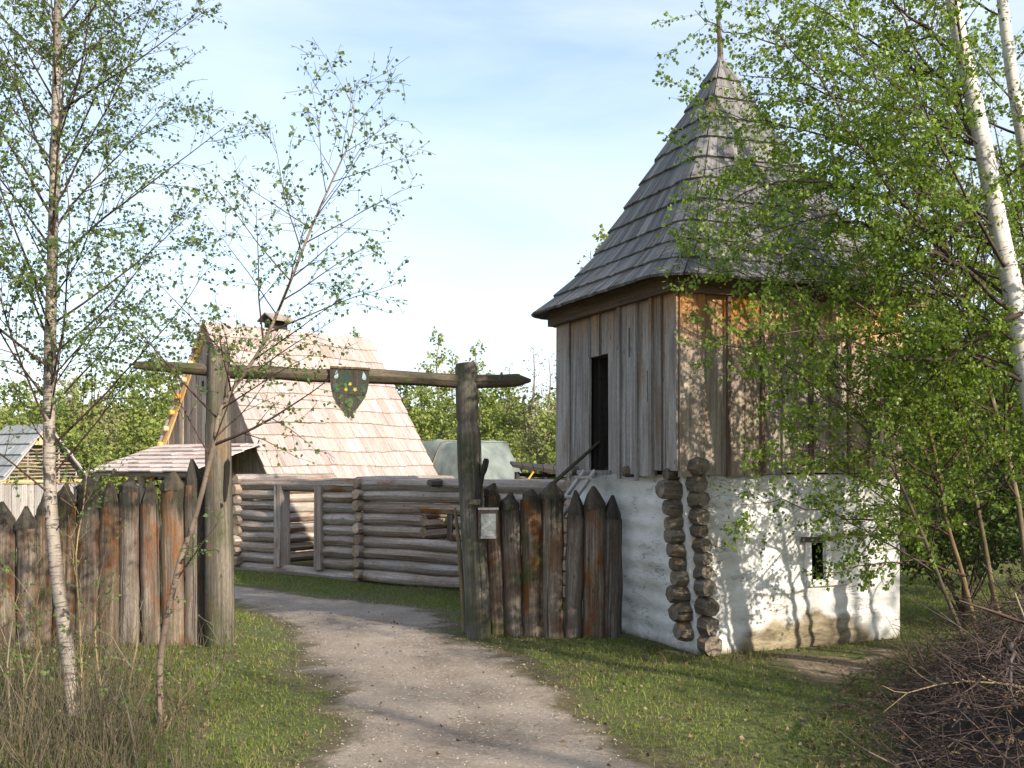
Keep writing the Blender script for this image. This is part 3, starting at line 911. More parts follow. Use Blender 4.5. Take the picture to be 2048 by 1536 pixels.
def shingle_mesh(mb, p, nrm, th, thin=0.008):
    b = [q for q in p]
    t = [p[0] + nrm * th, p[1] + nrm * th, p[2] + nrm * thin, p[3] + nrm * thin]
    w, l = (p[1] - p[0]).length, (p[3] - p[0]).length
    uv = [(0, 0), (w, 0), (w, l), (0, l)]
    mb.add(t, [(0, 1, 2, 3)], uv)
    mb.add([b[0], b[1], t[1], t[0]], [(0, 1, 2, 3)], [(0, 0), (w, 0), (w, th), (0, th)])
    mb.add([b[1], b[2], t[2], t[1]], [(0, 1, 2, 3)], [(0, 0), (0, l), (th, l), (th, 0)])
    mb.add([b[3], b[0], t[0], t[3]], [(0, 1, 2, 3)], [(0, l), (0, 0), (th, 0), (th, l)])
    mb.add([b[3], b[2], b[1], b[0]], [(0, 1, 2, 3)], [(0, l), (w, l), (w, 0), (0, 0)])
eye = V((0, 0, CAM_H))
def shown(c):
    p, nrm, th = c
    m = (p[0] + p[2]) / 2
    return nrm.dot((eye - m).normalized()) * (p[1] - p[0]).length * (p[3] - p[0]).length
cand.sort(key=shown, reverse=True)
for c in cand[:300]:
    mb = MB(); shingle_mesh(mb, *c); mb.build('shingle', M['shingle'], roof)
mb = MB()
for c in cand[300:]:
    shingle_mesh(mb, *c)
tag(mb.build('shingle_remainder', M['shingle'], roof), kind='stuff')
# spike
top = RC + UP * 6.45
mb = MB(); mb.tube([top, top + UP * 0.16 + V((0.0, 0, 0)), top + V((-0.005, 0, 0.4)), top + V((-0.035, 0, 0.68))], [0.07, 0.04, 0.034, 0.018], n=6, wob=0.08, rng=rnd, smooth=False); mb.build('spike', M['oldlog'], roof)
mb = MB(); mb.tube([top - UP * 0.06, top + UP * 0.10, top + UP * 0.20], [0.15, 0.06, 0.035], n=9, wob=0.05, rng=rnd); mb.build('spike_collar', M['shingle'], roof)

# ladder to the door, and a pole propped as a handrail
dc = (DOOR[0] + DOOR[1]) / 2
L_top = TC + T_ * dc - S_ * 0.14 + UP * 1.84
L_bot = V((-0.42, 12.75, 0.0))
ladder = thing('ladder', 'short grey wooden ladder leaning up to the tower door', 'ladder', L_bot)
side = (T_ * 0.9 + V((0.05, 0.1, 0))).normalized() * 0.17
for sg in (-1, 1):
    mb = MB(); mb.tube([L_bot + side * sg, (L_bot + L_top) / 2 + side * sg, L_top + side * sg], [0.035, 0.034, 0.03], n=6, wob=0.05, rng=rnd); mb.build('rail', M['pale_plank'], ladder)
for k in range(8):
    c = L_bot.lerp(L_top, (k + 0.7) / 8.2) + UP * 0.03
    mb = MB(); mb.tube([c - side * 1.45, c + side * 1.45], [0.026, 0.024], n=6, wob=0.06, rng=rnd); mb.build('rung', M['pale_plank'], ladder)
mb = MB(); mb.tube([at(1035, 1032, 12.36), at(1070, 1000, 12.45), at(1130, 945, 12.6), at(1203, 880, 12.85)], [0.03, 0.028, 0.024, 0.018], n=6, wob=0.06, rng=rnd)
tag(mb.build('handrail_pole', M['bar']), 'thin dark pole slanting from the palisade up into the tower doorway', 'pole')

# ------------------------------------------------------------------ gate
LY, RY = 11.6, 12.1
gate = thing('timber_gate', 'rough timber gateway of two thick posts and a long crossbar over the path', 'gate', at(700, 1290, 11.8) * 1.0)
gate.location.z = 0
def post(pts, widths, Y, name, parent, mats, n=10, wob=0.06, caps=(None, 0), smooth=True):
    mb = MB()
    P = [at(x, y, Y) for x, y in pts]
    P[0].z = -0.12
    mb.tube(P, [w / 2 / F * Y for w in widths], n=n, cap0=caps[0], cap1=caps[1], wob=wob, rng=rnd, smooth=smooth)
    return mb.build(name, mats, parent)
lp = post([(441, 1300), (440, 1200), (439, 1080), (437, 960), (436, 850), (436, 845), (437, 780), (437, 706), (437, 694)], [58, 57, 55, 52, 50, 46, 46, 45, 38], LY, 'post', gate, M['gate'], n=12)
tag(lp, 'mossy left gate post with a dark slot')
rp = post([(958, 1290), (955, 1200), (949, 1100), (943, 1000), (940, 930), (938, 870), (936, 850), (935, 843), (935, 838), (933, 760), (932, 735), (931, 726)], [50, 49, 48, 47, 48, 47, 43, 37, 45, 44, 43, 38], RY, 'post', gate, M['gate'], n=12)
mb = MB()
bar = [(268, 730, LY - 0.02), (300, 732, LY), (350, 735, LY), (415, 740, LY), (470, 744, LY + 0.05), (560, 746, 11.7), (610, 751, 11.75), (660, 751, 11.8), (760, 753, 11.9), (850, 758, 12.0), (930, 763, RY), (1000, 762, RY), (1035, 760, RY), (1062, 761, RY)]
bw = [15, 20, 23, 25, 28, 27, 25, 29, 30, 28, 31, 27, 27, 6]
mb.tube([at(x, y, Y) for x, y, Y in bar], [w / 2 / F * 11.8 for w in bw], n=9, wob=0.09, rng=rnd)
mb.build('crossbar', M['bar'], gate)
# pegs of side branches on the bar
for px, py in ((300, 722), (690, 741), (1000, 751)):
    c = at(px, py, 11.75)
    mb = MB(); mb.tube([c - UP * 0.04, c + V((0.02, 0, 0.035))], [0.022, 0.012], n=5); mb.build('branch_stub', M['bar'], gate)
# near-black raised pieces colour in the shade of slot and knot hole
mb = MB(); 
slot = [at(x, y, LY - 0.112) for x, y in ((448, 1003), (446, 985), (449, 945), (450, 926), (455, 917), (460, 924), (459, 950), (455, 985), (452, 1003))]
mb.prism(slot, V((0.006, -0.012, 0))); mb.build('slot', M['char_and_shade'], gate)
mb = MB(); kc = at(440, 1012, LY - 0.128); mb.tube([kc + V((0, 0.05, 0)), kc - V((0, 0.004, 0))], [0.035, 0.03], n=8, wob=0.15, rng=rnd); mb.build('knot_hole_shade', M['char_and_shade'], gate)
# dark wooden pin resting in a notch of the right post
mb = MB(); mb.tube([at(953, 1016, RY - 0.16), at(958, 990, RY - 0.17), at(966, 950, RY - 0.18), at(968, 940, RY - 0.18), at(972, 922, RY - 0.18), at(973, 917, RY - 0.18)], [0.016, 0.017, 0.02, 0.034, 0.036, 0.022], n=7, wob=0.04, rng=rnd)
tag(mb.build('gate_pin', M['char_and_shade']), 'charred dark wooden pin stuck in the right gate post', 'peg')
mb = MB(); mb.box(at(938, 1008, RY - 0.12), V((0.12, 0, 0)), V((0, -0.07, 0)), V((0, 0, 0.05)), jit=0.008, rng=rnd); mb.build('notch_block', M['gate'], gate)

# leaning stake beside the right post
mb = MB(); mb.tube([at(930, 1262, 12.35), at(925, 1180, 12.4), at(918, 1090, 12.42), at(910, 1016, 12.42)], [0.035, 0.032, 0.026, 0.014], n=7, wob=0.06, rng=rnd)
tag(mb.build('leaning_stake', M['stem']), 'thin pale stake leaning beside the right gate post', 'stake')

# shield: wooden board hung on the crossbar
SY = 11.72
sh = thing('heraldic_shield', 'painted wooden shield with yellow flowers hanging from the gate crossbar', 'shield', at(700, 838, SY))
out = [(661, 733), (739, 737), (738, 765), (734, 785), (727, 800), (716, 816), (705, 828), (697, 837), (688, 826), (676, 811), (667, 795), (662, 775), (661, 755)]
k = V((0, -0.028, 0))
mb = MB(); mb.prism([at(x, y, SY) for x, y in out], k); mb.build('shield_board', M['shieldwood'], sh)
mb = MB(); mb.box(at(660, 736, SY - 0.0285), at(740, 740, SY) - at(660, 736, SY), V((0, -0.012, 0)), UP * 0.022); mb.build('top_edge', M['beam'], sh)
def paint(name, pts, mat, lift=0.031):
    mb = MB(); mb.prism([at(x, y, SY - lift + 0.0015) for x, y in pts], V((0, -0.0022, 0))); mb.build(name, mat, sh)
def drop(cx, cy, s=1):
    return [(cx + s * 1, cy - 9), (cx + s * 3.2, cy - 2), (cx + s * 4, cy + 4), (cx + s * 1, cy + 8), (cx - s * 3, cy + 8), (cx - s * 5, cy + 4), (cx - s * 2, cy - 4)]
paint('pale_drop', drop(673, 749), M['paint_teal']); paint('pale_drop', drop(728, 752, -1), M['paint_teal'])
for cx, cy, ss in ((692, 779, 4.6), (700, 768, 4.4), (710, 779, 5.0)):
    pts = []
    for j in range(10):
        r_ = ss if j % 2 == 0 else ss * 0.55
        pts.append((cx + r_ * math.cos(j * math.pi / 5 + 0.3), cy + r_ * math.sin(j * math.pi / 5 + 0.3)))
    paint('yellow_flower', pts, M['paint_yellow'])
for pts in ([(664, 770), (672, 766), (680, 770), (681, 780), (675, 786), (667, 782)], [(720, 772), (729, 768), (733, 775), (729, 786), (721, 784)]):
    paint('green_leaf', pts, M['paint_green'])
for pts in ([(690, 800), (697, 795), (707, 799), (706, 808), (697, 813), (690, 808)], [(676, 796), (684, 787), (688, 785), (684, 795), (677, 799)], [(714, 796), (722, 791), (729, 795), (722, 802)]):
    paint('green_leaf', pts, M['paint_moss'], 0.0315)

# notice board on the right post
NY = RY - 0.17
nb = thing('notice_board', 'small framed notice under glass fixed to the right gate post', 'notice board', at(976, 1076, NY))
def nbox(x0, y0, x1, y1, name, mat, d0, d1):
    a, b = at(x0, y1, NY), at(x1, y0, NY)
    mb = MB(); mb.box(V((a.x, NY - d0, a.z)), V((b.x - a.x, 0, 0)), V((0, -(d1 - d0), 0)), UP * (b.z - a.z)); mb.build(name, mat, nb)
nbox(960, 1024, 993, 1074, 'backing', M['dark'], -0.06, 0.0)
nbox(962, 1027, 992, 1072, 'paper', M['paper'], 0.001, 0.004)
nbox(957, 1020, 961.5, 1077, 'frame_side', M['beam'], -0.05, 0.016); nbox(992.3, 1020, 996, 1077, 'frame_side', M['beam'], -0.05, 0.016)
nbox(961.6, 1072.4, 992.2, 1077, 'frame_bottom', M['pale_plank'], -0.05, 0.016)
nbox(956, 1015.5, 997, 1019.6, 'hood', M['pale_plank'], -0.05, 0.03)
nbox(961.6, 1020, 992.2, 1026.5, 'frame_top', M['beam'], -0.05, 0.012)

# ------------------------------------------------------------------ palisades
def stake(parent, px, top, w, Y, lean_px=0.0, style=0):
    b = at(px + lean_px, 1290, Y); b.z = -0.1
    t = at(px, top, Y)
    r = w / 2 / F * Y
    tipl = rnd.uniform(0.11, 0.30)
    mb = MB()
    pts, rad = [], []
    for k in range(10):
        f = k / 9
        p = b.lerp(t - UP * tipl, f) + V((rnd.uniform(-.006, .006), rnd.uniform(-.006, .006), 0))
        pts.append(p); rad.append(r * (1.04 - 0.06 * f) * rnd.uniform(0.955, 1.04))
    n = 11
    mb.tube(pts, rad, n=n, cap0=None, cap1=None, mi=0, wob=0.075, rng=rnd)
    # hewn point
    q = pts[-1]
    n2 = rnd.choice((5, 6, 7)) if style == 0 else 4
    sc = 1.0 if style == 0 else 1.0
    tp = t + V((rnd.uniform(-.03, .03), 0, 0))
    mb.tube([q - UP * 0.02, q + UP * 0.05 * rnd.uniform(0.6, 1.4), q.lerp(tp, 0.6), tp], [rad[-1] * 1.03, rad[-1] * 1.0, rad[-1] * rnd.uniform(0.5, 0.68), 0.016], n=rnd.choice((4, 5, 6, 6, 7)), cap0=None, cap1=1, mi=1, wob=0.10, rng=rnd, smooth=False, phase=rnd.uniform(0, 3))
    mb.build('stake', [M['stake'], M['tip']], parent)
fl = thing('palisade_fence', 'dark palisade of pointed stakes behind the left birch', 'palisade', at(200, 1290, 11.6)); fl.location.z = 0
for px, top, w, Y in ((-130, 1010, 50, 11.2), (-82, 1020, 48, 11.25), (-36, 1000, 47, 11.3), (8, 1003, 48, 11.35), (54, 1012, 46, 11.4), (92, 985, 40, 11.5), (131, 966, 44, 11.5), (177, 952, 48, 11.6), (220, 962, 44, 11.65), (260, 953, 42, 11.7), (299, 962, 40, 11.7), (346, 942, 48, 11.72), (388, 918, 42, 11.75)):
    stake(fl, px, top, w, Y, rnd.uniform(-5, 5))
for k in range(12):
    stake(fl, -178 - 47 * k, rnd.uniform(985, 1015), rnd.uniform(42, 50), 11.2 - 0.03 * k, rnd.uniform(-5, 5))
fr = thing('palisade_fence', 'short palisade of seven pointed stakes between gate and tower', 'palisade', at(1100, 1270, 12.2)); fr.location.z = 0
for px, top, w, Y, ln in ((984, 966, 34, 12.25, 12), (1020, 984, 40, 12.22, 8), (1062, 978, 43, 12.2, 6), (1104, 963, 46, 12.2, 0), (1152, 980, 39, 12.2, -6), (1190, 972, 44, 12.18, -2), (1224, 990, 40, 12.2, -2)):
    stake(fr, px, top, w, Y, ln)

# ------------------------------------------------------------------ roofless log cabin
CA = V((-5.01, 19.9, 0))
CD = V((0.791, -0.611, 0)).normalized()
CN = V((0.611, 0.791, 0)).normalized()             # towards the back
def u_px(px, c=CA):
    r = (px - 1024) / F
    return (r * c.y - c.x) / (CD.x - r * CD.y)
cabin = thing('log_cabin', 'roofless log cabin of grey round logs behind the gate', 'log cabin', CA + CD * 3 + CN)
LOGR, PITCH = 0.097, 0.184
def clog(p0, p1, r, name='log', c0=1, c1=1, n=9, flatend=True):
    p0, p1 = V(p0), V(p1)
    L = (p1 - p0).length
    m = max(3, int(L / 0.5))
    d = (p1 - p0).normalized()
    pts, rad = [], []
    for k in range(m + 1):
        p = p0.lerp(p1, k / m)
        if 0 < k < m: p += V((0, 0, rnd.uniform(-.012, .012))) + CN * rnd.uniform(-.01, .01)
        pts.append(p); rad.append(r * rnd.uniform(0.91, 1.06))
    pts = [p0 - d * 0.0, p0 + d * 0.035] + pts[1:-1] + [p1 - d * 0.035, p1]
    rad = [rad[0] * 0.84, rad[0]] + rad[1:-1] + [rad[-1], rad[-1] * 0.84]
    mb = MB(); mb.tube(pts, rad, n=n, cap0=c0, cap1=c1, wob=0.085, rng=rnd)
    return mb.build(name, [M['log'], M['logend']], cabin)
u_d0, u_d1, u_x = u_px(565), u_px(646), u_px(726)
u_w0, u_w1 = u_px(850), u_px(900)
U_END = u_px(1165)
for i in range(9):
    z = 0.085 + PITCH * i
    r = LOGR * rnd.uniform(0.92, 1.06)
    last = i == 8
    if last:
        clog(CA + CD * -0.12 + UP * z, CA + CD * (u_x - 0.06) + UP * z, r * 1.12)
    elif i == 0:
        clog(CA + UP * (z - 0.02), CA + CD * (u_x - 0.05) + UP * (z - 0.02), r)
    else:
        clog(CA + CD * 0.16 + UP * z, CA + CD * (u_d0 + rnd.uniform(-.09, -.0)) + UP * z, r)
        clog(CA + CD * (u_d1 + rnd.uniform(0, 0.05)) + UP * z, CA + CD * (u_x - 0.1) + UP * z, r)
    z2 = z + 0.03
    if i in (4, 5):
        clog(CA + CD * (u_x + 0.02) + UP * z2, CA + CD * (u_w0 - rnd.uniform(0, 0.04)) + UP * z2, r)
        clog(CA + CD * (u_w1 + rnd.uniform(0, 0.05)) + UP * z2, CA + CD * U_END + UP * z2, r)
    else:
        clog(CA + CD * (u_x + 0.02) + UP * z2, CA + CD * U_END + UP * z2, r * (1.15 if last else 1.0))
    # back wall
    clog(CA + CN * 2.1 + CD * -0.1 + UP * z, CA + CN * 2.1 + CD * (U_END + 0.0) + UP * z, r)
    # cross walls; their front ends show as a column
    for u, so in ((u_px(484), 0.09), (u_x, 0.05), (U_END - 0.15, 0.06)):
        zz = z + so
        if zz > 1.66: zz -= 0.03
        o = 0.17 + rnd.uniform(-.04, .05)
        clog(CA + CD * u - CN * o + UP * zz, CA + CD * u + CN * 2.25 + UP * zz, r * rnd.uniform(0.92, 1.1), n=8)
for u in (u_d0, u_d1):
    c = CA + CD * u - CN * 0.0
    mb = MB(); mb.box(c - CD * 0.085 - CN * 0.13 + UP * 0.14, CD * 0.17, CN * 0.22, UP * 1.4, jit=0.008, rng=rnd); mb.build('door_post', M['log'], cabin)
mb = MB(); c = CA + CD * (u_w1 + 0.03); mb.box(c - CN * 0.1 + UP * 0.78, CD * 0.10, CN * 0.2, UP * 0.36, jit=0.01, rng=rnd); mb.build('window_post', M['beam'], cabin)
# branch stub on the top log of the right part
c = at(868, 966, 16.6); mb = MB(); mb.tube([c + CN * 0.12, c - CN * 0.1], [0.075, 0.06], n=7, cap1=1, wob=0.1, rng=rnd, smooth=False); mb.build('log_stub', [M['oldlog'], M['oldend']], cabin)

# ------------------------------------------------------------------ shingled house
HA = V((-6.64, 24.0, 0))
HD = V((0.679, 0.734, 0)).normalized()             # along the ridge
HW = V((0.735, -0.680, 0)).normalized()            # across, towards the sunny eaves
RZ, EZ, HALF, HL = 5.02, 1.55, 2.47, 4.55
house = thing('shingled_house', 'house with steep roof of fresh pinkish wooden shingles behind the log cabin', 'house', HA + HD * 2.2)
def roof_pt(w, l, h=0.0):
    """w across from the ridge (signed), l along the ridge, h off the slope."""
    sg = 1 if w >= 0 else -1
    nrm = (HW * sg * (RZ - EZ) + UP * HALF).normalized()
    return HA + HD * l + HW * w + UP * (RZ - (RZ - EZ) * abs(w) / HALF) + nrm * h
mb = MB()
sec = [(-HALF, 0), (0, 0), (HALF, 0)]
pr = [roof_pt(-HALF, 0.05), roof_pt(0, 0.05), roof_pt(HALF, 0.05)]
mb.prism([pr[0], pr[2], pr[1]], HD * (HL - 0.1)); hroof = mb.build('roof', M['dark'], house)
mb = MB()
for sg in (-1, 1):
    mb.box(HA + HW * sg * 2.15 - HW * (0.1) + HD * 0.3 + UP * -0.05, HW * 0.2, HD * (HL - 0.6), UP * 1.8)
mb.build('side_wall', M['gable'], house)
mb = MB(); mb.box(HA + HD * 0.25 - HW * 2.1 - UP * 0.05, HW * 4.2, HD * 0.08, UP * 1.9); mb.box(HA + HD * (HL - 0.3) - HW * 2.1 - UP * 0.05, HW * 4.2, HD * 0.08, UP * 1.9); mb.build('end_wall', M['gable'], house)
NCH = 11
allsh = []
for sg in (1, -1):
    for j in range(NCH):
        w0 = HALF * (1 - j / NCH) * sg
        w1 = HALF * max(0.0, 1 - (j + 1.12) / NCH) * sg
        ed = [-0.12]
        while ed[-1] < HL:
            ed.append(ed[-1] + rnd.uniform(0.14, 0.24))
        ed[-1] = HL + 0.05
        for i in range(len(ed) - 1):
            dz = rnd.uniform(-0.006, 0.006) + 0.014 * math.sin(ed[i] * 2.1 + j * 1.3)
            ww = w0 + dz * sg
            a, b_ = ed[i] + 0.002, ed[i + 1] - 0.002
            p = [roof_pt(ww, a, 0.012), roof_pt(ww, b_, 0.012), roof_pt(w1 if abs(w1) > 1e-6 else 1e-6 * sg, b_, 0.004), roof_pt(w1 if abs(w1) > 1e-6 else 1e-6 * sg, a, 0.004)]
            nrm = (p[1] - p[0]).cross(p[3] - p[0]).normalized()
            if nrm.z < 0:
                p = [p[1], p[0], p[3], p[2]]; nrm = -nrm
            allsh.append((sg, (p, nrm, rnd.uniform(0.03, 0.042))))
sunny = [c for s, c in allsh if s == 1]
sunny.sort(key=shown, reverse=True)
for c in sunny[:300]:
    mb = MB(); shingle_mesh(mb, *c, thin=0.012); mb.build('shingle', M['new_shingle'], hroof)
mb = MB()
for c in sunny[300:] + [c for s, c in allsh if s == -1]:
    shingle_mesh(mb, *c, thin=0.012)
tag(mb.build('shingle_remainder', M['new_shingle'], hroof), kind='stuff')
# gable of upright boards
gable = MB(); gable.prism([HA + HD * 0.01 - HW * 1.7 + UP * 2.2, HA + HD * 0.01 + HW * 1.7 + UP * 2.2, HA + HD * 0.01 + UP * 4.85], HD * 0.03)
gable = gable.build('gable', M['gable'], house)
x = -2.05
while x < 2.05:
    w = rnd.uniform(0.15, 0.24)
    a, b_ = x, min(x + w - 0.012, 2.1)
    za = RZ - 0.1 - (RZ - EZ) * abs(a) / HALF; zb = RZ - 0.1 - (RZ - EZ) * abs(b_) / HALF
    z0 = 1.6 + rnd.uniform(-.02, .02)
    o = -0.035 + 0.018 * rnd.choice((0, 1))
    q = [HA + HD * o + HW * a + UP * z0, HA + HD * o + HW * b_ + UP * z0, HA + HD * o + HW * b_ + UP * max(zb, z0 + .02)]
    if a < 0 < b_: q.append(HA + HD * o + UP * (RZ - 0.1))
    q.append(HA + HD * o + HW * a + UP * max(za, z0 + .02))
    mb = MB(); mb.prism(q, HD * 0.025); mb.build('board', M['gable'], gable)
    x += w
c = HA + HD * -0.045 - HW * 0.16 + UP * 3.62
mb = MB(); mb.box(c, HW * 0.07, HD * 0.02, UP * 0.12); mb.build('vent_hole_shade', M['char_and_shade'], gable)  # solid near-black block in place of a hole's inner shade
# verges with batten ends
for sg in (-1, 1):
    mat = M['verge'] if sg < 0 else M['gable']
    for j in range(1):
        a, b_ = roof_pt(sg * 0.02, -0.06, -0.02), roof_pt(sg * HALF * 0.98, -0.06, -0.02)
        nrm = (HW * sg * (RZ - EZ) + UP * HALF).normalized()
        mb = MB(); mb.box(a - nrm * 0.15, HD * 0.06, nrm * 0.14, b_ - a); mb.build('verge_board', mat, house)
for j in range(9):
    w = -HALF * (0.14 + 0.82 * j / 8)
    c = roof_pt(w, -0.075, -0.05)
    mb = MB(); mb.tube([c + HD * 0.06, c - HD * 0.07, c - HD * 0.09], [0.06, 0.06, 0.045], n=8, wob=0.06, rng=rnd, cap1=0); mb.build('batten_end', M['verge'], house)
# smoke hood on the ridge
hc = at(552, 640, 25.6)
hood = MB()
for sg in (-1, 1):
    hood.box(hc + HD * -0.32 + HW * 0.30 * sg + UP * -0.05, HD * 0.64, UP * 0.03, -HW * 0.30 * sg + UP * 0.17)
hood.build('smoke_hood', M['gable'], house)
mb = MB(); mb.box(hc - HD * 0.25 - HW * 0.1 - UP * 0.32, HD * 0.5, HW * 0.2, UP * 0.36); mb.build('smoke_vent', M['dark'], house)
# lean-to at the gable
GN = -HD
def lt(w, d, h=0.0): return HA + HW * w + GN * d + UP * (2.36 - 0.60 * d / 1.75 + h)
for j in range(7):
    d1, d0 = 0.02 + 0.25 * j, 0.02 + 0.25 * (j + 1.15)
    wl, wr = -1.95, 2.2
    p = [lt(wl, d0, 0.02), lt(wr - 0.0 * j, d0, 0.02), lt(wr, d1, 0.0), lt(wl, d1, 0.0)]
    nrm = (p[1] - p[0]).cross(p[3] - p[0]).normalized()
    if nrm.z < 0: p = [p[1], p[0], p[3], p[2]]; nrm = -nrm
    seg = []
    nseg = 9
    for i in range(nseg):
        f0, f1 = i / nseg, (i + 1) / nseg
        jj = rnd.uniform(-.012, .012)
        q = [p[0].lerp(p[1], f0) + UP * jj, p[0].lerp(p[1], f1 - 0.002) + UP * jj, p[3].lerp(p[2], f1 - 0.002), p[3].lerp(p[2], f0)]
        mb = MB(); shingle_mesh(mb, q, nrm, 0.024, 0.012); mb.build('lean_to_board', M['pale_tan'], house)
for w in (-1.8, 0.1, 2.0):
    b_ = HA + HW * w + GN * 1.6
    mb = MB(); mb.tube([b_ - UP * 0.05, b_ + UP * 1.76], [0.08, 0.07], n=7, wob=0.05, rng=rnd); mb.build('lean_to_post', M['log'], house)
mb = MB(); mb.tube([lt(-1.9, 1.62, -0.09), lt(2.1, 1.62, -0.09)], [0.06, 0.06], n=7); mb.build('lean_to_beam', M['log'], house)

# ------------------------------------------------------------------ tarpaulin, shed, far hut
def tarp():
    na, nl = 19, 60
    v, f = [], []
    A0, A1 = at(790, 930, 28.3), at(1054, 930, 25.6)
    A0.z = A1.z = 0
    dr = (A1 - A0).normalized(); ac = V((-dr.y, dr.x, 0))
    L = (A1 - A0).length
    for i in range(nl + 1):
        l = i / nl
        endf = min(1.0, max(0.0, (1 - l) / 0.27))
        for j in range(na + 1):
            a = math.pi * j / na
            wr = 0.05 * mnoise.noise(V((l * 12, j * 0.3, 3))) + 0.035 * mnoise.noise(V((l * 34, j * 0.5, 9)))
            z = 0.75 + 1.74 * min(1.0, 1.12 * math.sin(a) + 0.05) * (0.08 + 0.92 * endf) + wr * 1.3 - 0.03 * math.sin(l * 14) ** 2
            y = math.cos(a) * 1.15 * (0.75 + 0.25 * endf)
            p = A0 + dr * (L * l) + ac * (y + wr) + UP * z
            v.append(tuple(p))
    for i in range(nl):
        for j in range(na):
            b = i * (na + 1) + j
            f.append((b, b + 1, b + na + 2, b + na + 1))
    root = thing('tarpaulin_shelter', 'grey green tarpaulin stretched over a low rounded shelter', 'tarpaulin', A0)
    me = np_mesh('tarpaulin', np.array(v) - np.array(A0), f, smooth=True)
    link('tarpaulin', me, M['tarp'], root)
    for l, nm in ((0.30, 'rope'), (0.52, 'rope'), (0.735, 'seam')):
        i = int(l * nl)
        q = [V(v[i * (na + 1) + j]) + UP * 0.015 for j in range(na + 1)]
        mb = MB(); mb.tube(q, [0.014 if nm == 'rope' else 0.02] * len(q), n=5); mb.build(nm, M['stem'] if nm == 'rope' else M['tarp'], root)
    for l in (0.08, 0.5, 0.93):
        for sg in (-1, 1):
            b_ = A0 + dr * (L * l) + ac * (0.8 * sg)
            mb = MB(); mb.tube([b_ - UP * 0.05, b_ + UP * 0.95], [0.05, 0.045], n=6); mb.build('post', M['log'], root)
tarp()
sd = thing('low_shed', 'low dark shed roof between tarpaulin and tower', 'shed', at(1085, 1100, 20.0)); sd.location.z = 0
a, b_, c, d = at(1026, 929, 19.0), at(1150, 944, 19.0), at(1150, 934, 21.5), at(1020, 922, 21.5)
for k in range(6):
    f0, f1 = k / 6, (k + 1) / 6 - 0.01
    mb = MB(); mb.prism([a.lerp(b_, f0), a.lerp(b_, f1), d.lerp(c, f1), d.lerp(c, f0)], UP * -(0.05 + 0.02 * (k % 2))); mb.build('roof_board', M['dark'], sd)
for px in (1034, 1090, 1146):
    q = at(px, 938, 19.15); mb = MB(); mb.tube([V((q.x, q.y, -0.05)), V((q.x, q.y, 1.78))], [0.06, 0.05], n=6); mb.build('post', M['dark'], sd)
for k in range(5):
    q = at(1030, 953 + 9 * k, 19.2); q2 = at(1150, 957 + 9 * k, 19.2); mb = MB(); mb.box(q, V((0, 0.04, 0)), UP * 0.065, q2 - q); mb.build('side_board', M['dark'], sd)
mb = MB(); mb.tube([at(1052, 966, 18.8), at(1067, 944, 18.9)], [0.02, 0.018], n=5); mb.build('pale_stick', M['verge'], sd)

hut = thing('wattle_hut', 'small hut with grey roof and woven wattle gable at far left', 'hut', (-12.2, 28.4, 0))
UA = V((-11.9, 28.0, 0)); UD = V((-0.79, 0.61, 0)); UG = V((0.61, 0.79, 0))
UZ, UE, UHALF, ULEN = 2.93, 1.42, 1.25, 1.9
def hp(w, l, h=0): return UA + UG * w + UD * l + UP * (UZ - (UZ - UE) * abs(w) / UHALF + h)
for sg in (-1, 1):
    for j in range(6):
        w0, w1 = sg * UHALF * (1.08 - j * 0.18), sg * UHALF * max(0.0, 1.08 - (j + 1.2) * 0.18)
        p = [hp(w0, -0.15, 0.03), hp(w0, ULEN, 0.03), hp(w1, ULEN, 0.01), hp(w1, -0.15, 0.01)]
        nrm = (p[1] - p[0]).cross(p[3] - p[0]).normalized()
        if nrm.z < 0: p = [p[1], p[0], p[3], p[2]]; nrm = -nrm
        mb = MB(); shingle_mesh(mb, p, nrm, 0.045, 0.01); mb.build('roof_board', M['grey_roof'], hut)
for i in range(6):
    a0, a1 = -0.42 + i * 0.14, -0.42 + (i + 1) * 0.14 - 0.01
    q = [hp(a0, 0.02), hp(a1, 0.02)]
    zb = UZ - 0.52
    poly = [UA + UG * a0 + UD * 0.02 + UP * zb, UA + UG * a1 + UD * 0.02 + UP * zb, hp(a1, 0.02, -0.03), hp(a0, 0.02, -0.03)]
    mb = MB(); mb.prism(poly, UD * 0.025); mb.build('gable_board', M['verge'], hut)
for i in range(11):
    z = 1.42 + i * 0.087
    hw = UHALF * (UZ - z) / (UZ - UE) - 0.08
    pts = [UA + UG * (-hw + 2 * hw * k / 9) + UD * (0.05 + 0.022 * (-1) ** (k + i)) + UP * (z + rnd.uniform(-.012, .012)) for k in range(10)]
    mb = MB(); mb.tube(pts, [0.03] * 10, n=5, wob=0.1, rng=rnd); mb.build('wattle_rod', M['wattle'], hut)
for w in (-0.9, -0.42, 0.0, 0.42, 0.9):
    zt = UZ - (UZ - UE) * abs(w) / UHALF - 0.05
    mb = MB(); mb.tube([UA + UG * w + UD * 0.05 + UP * -0.05, UA + UG * w + UD * 0.05 + UP * zt], [0.03, 0.025], n=5); mb.build('wattle_post', M['pale_plank'], hut)
for sg in (-1, 1):
    mb = MB(); a_, b2 = hp(0, -0.17, -0.02), hp(sg * UHALF * 1.05, -0.17, -0.02); mb.tube([a_, b2], [0.035, 0.035], n=5); mb.build('verge_pole', M['pale_plank'], hut)
    mb = MB(); mb.box(UA + UG * sg * 1.1 + UD * 0.06 - UP * 0.05, UG * 0.06, UD * 1.7, UP * 1.5); mb.build('side_wall', M['gable'], hut)
pf = thing('plank_fence', 'pale grey upright plank fence below the far hut', 'fence', at(70, 1100, 24.0)); pf.location.z = 0
x = -60.0
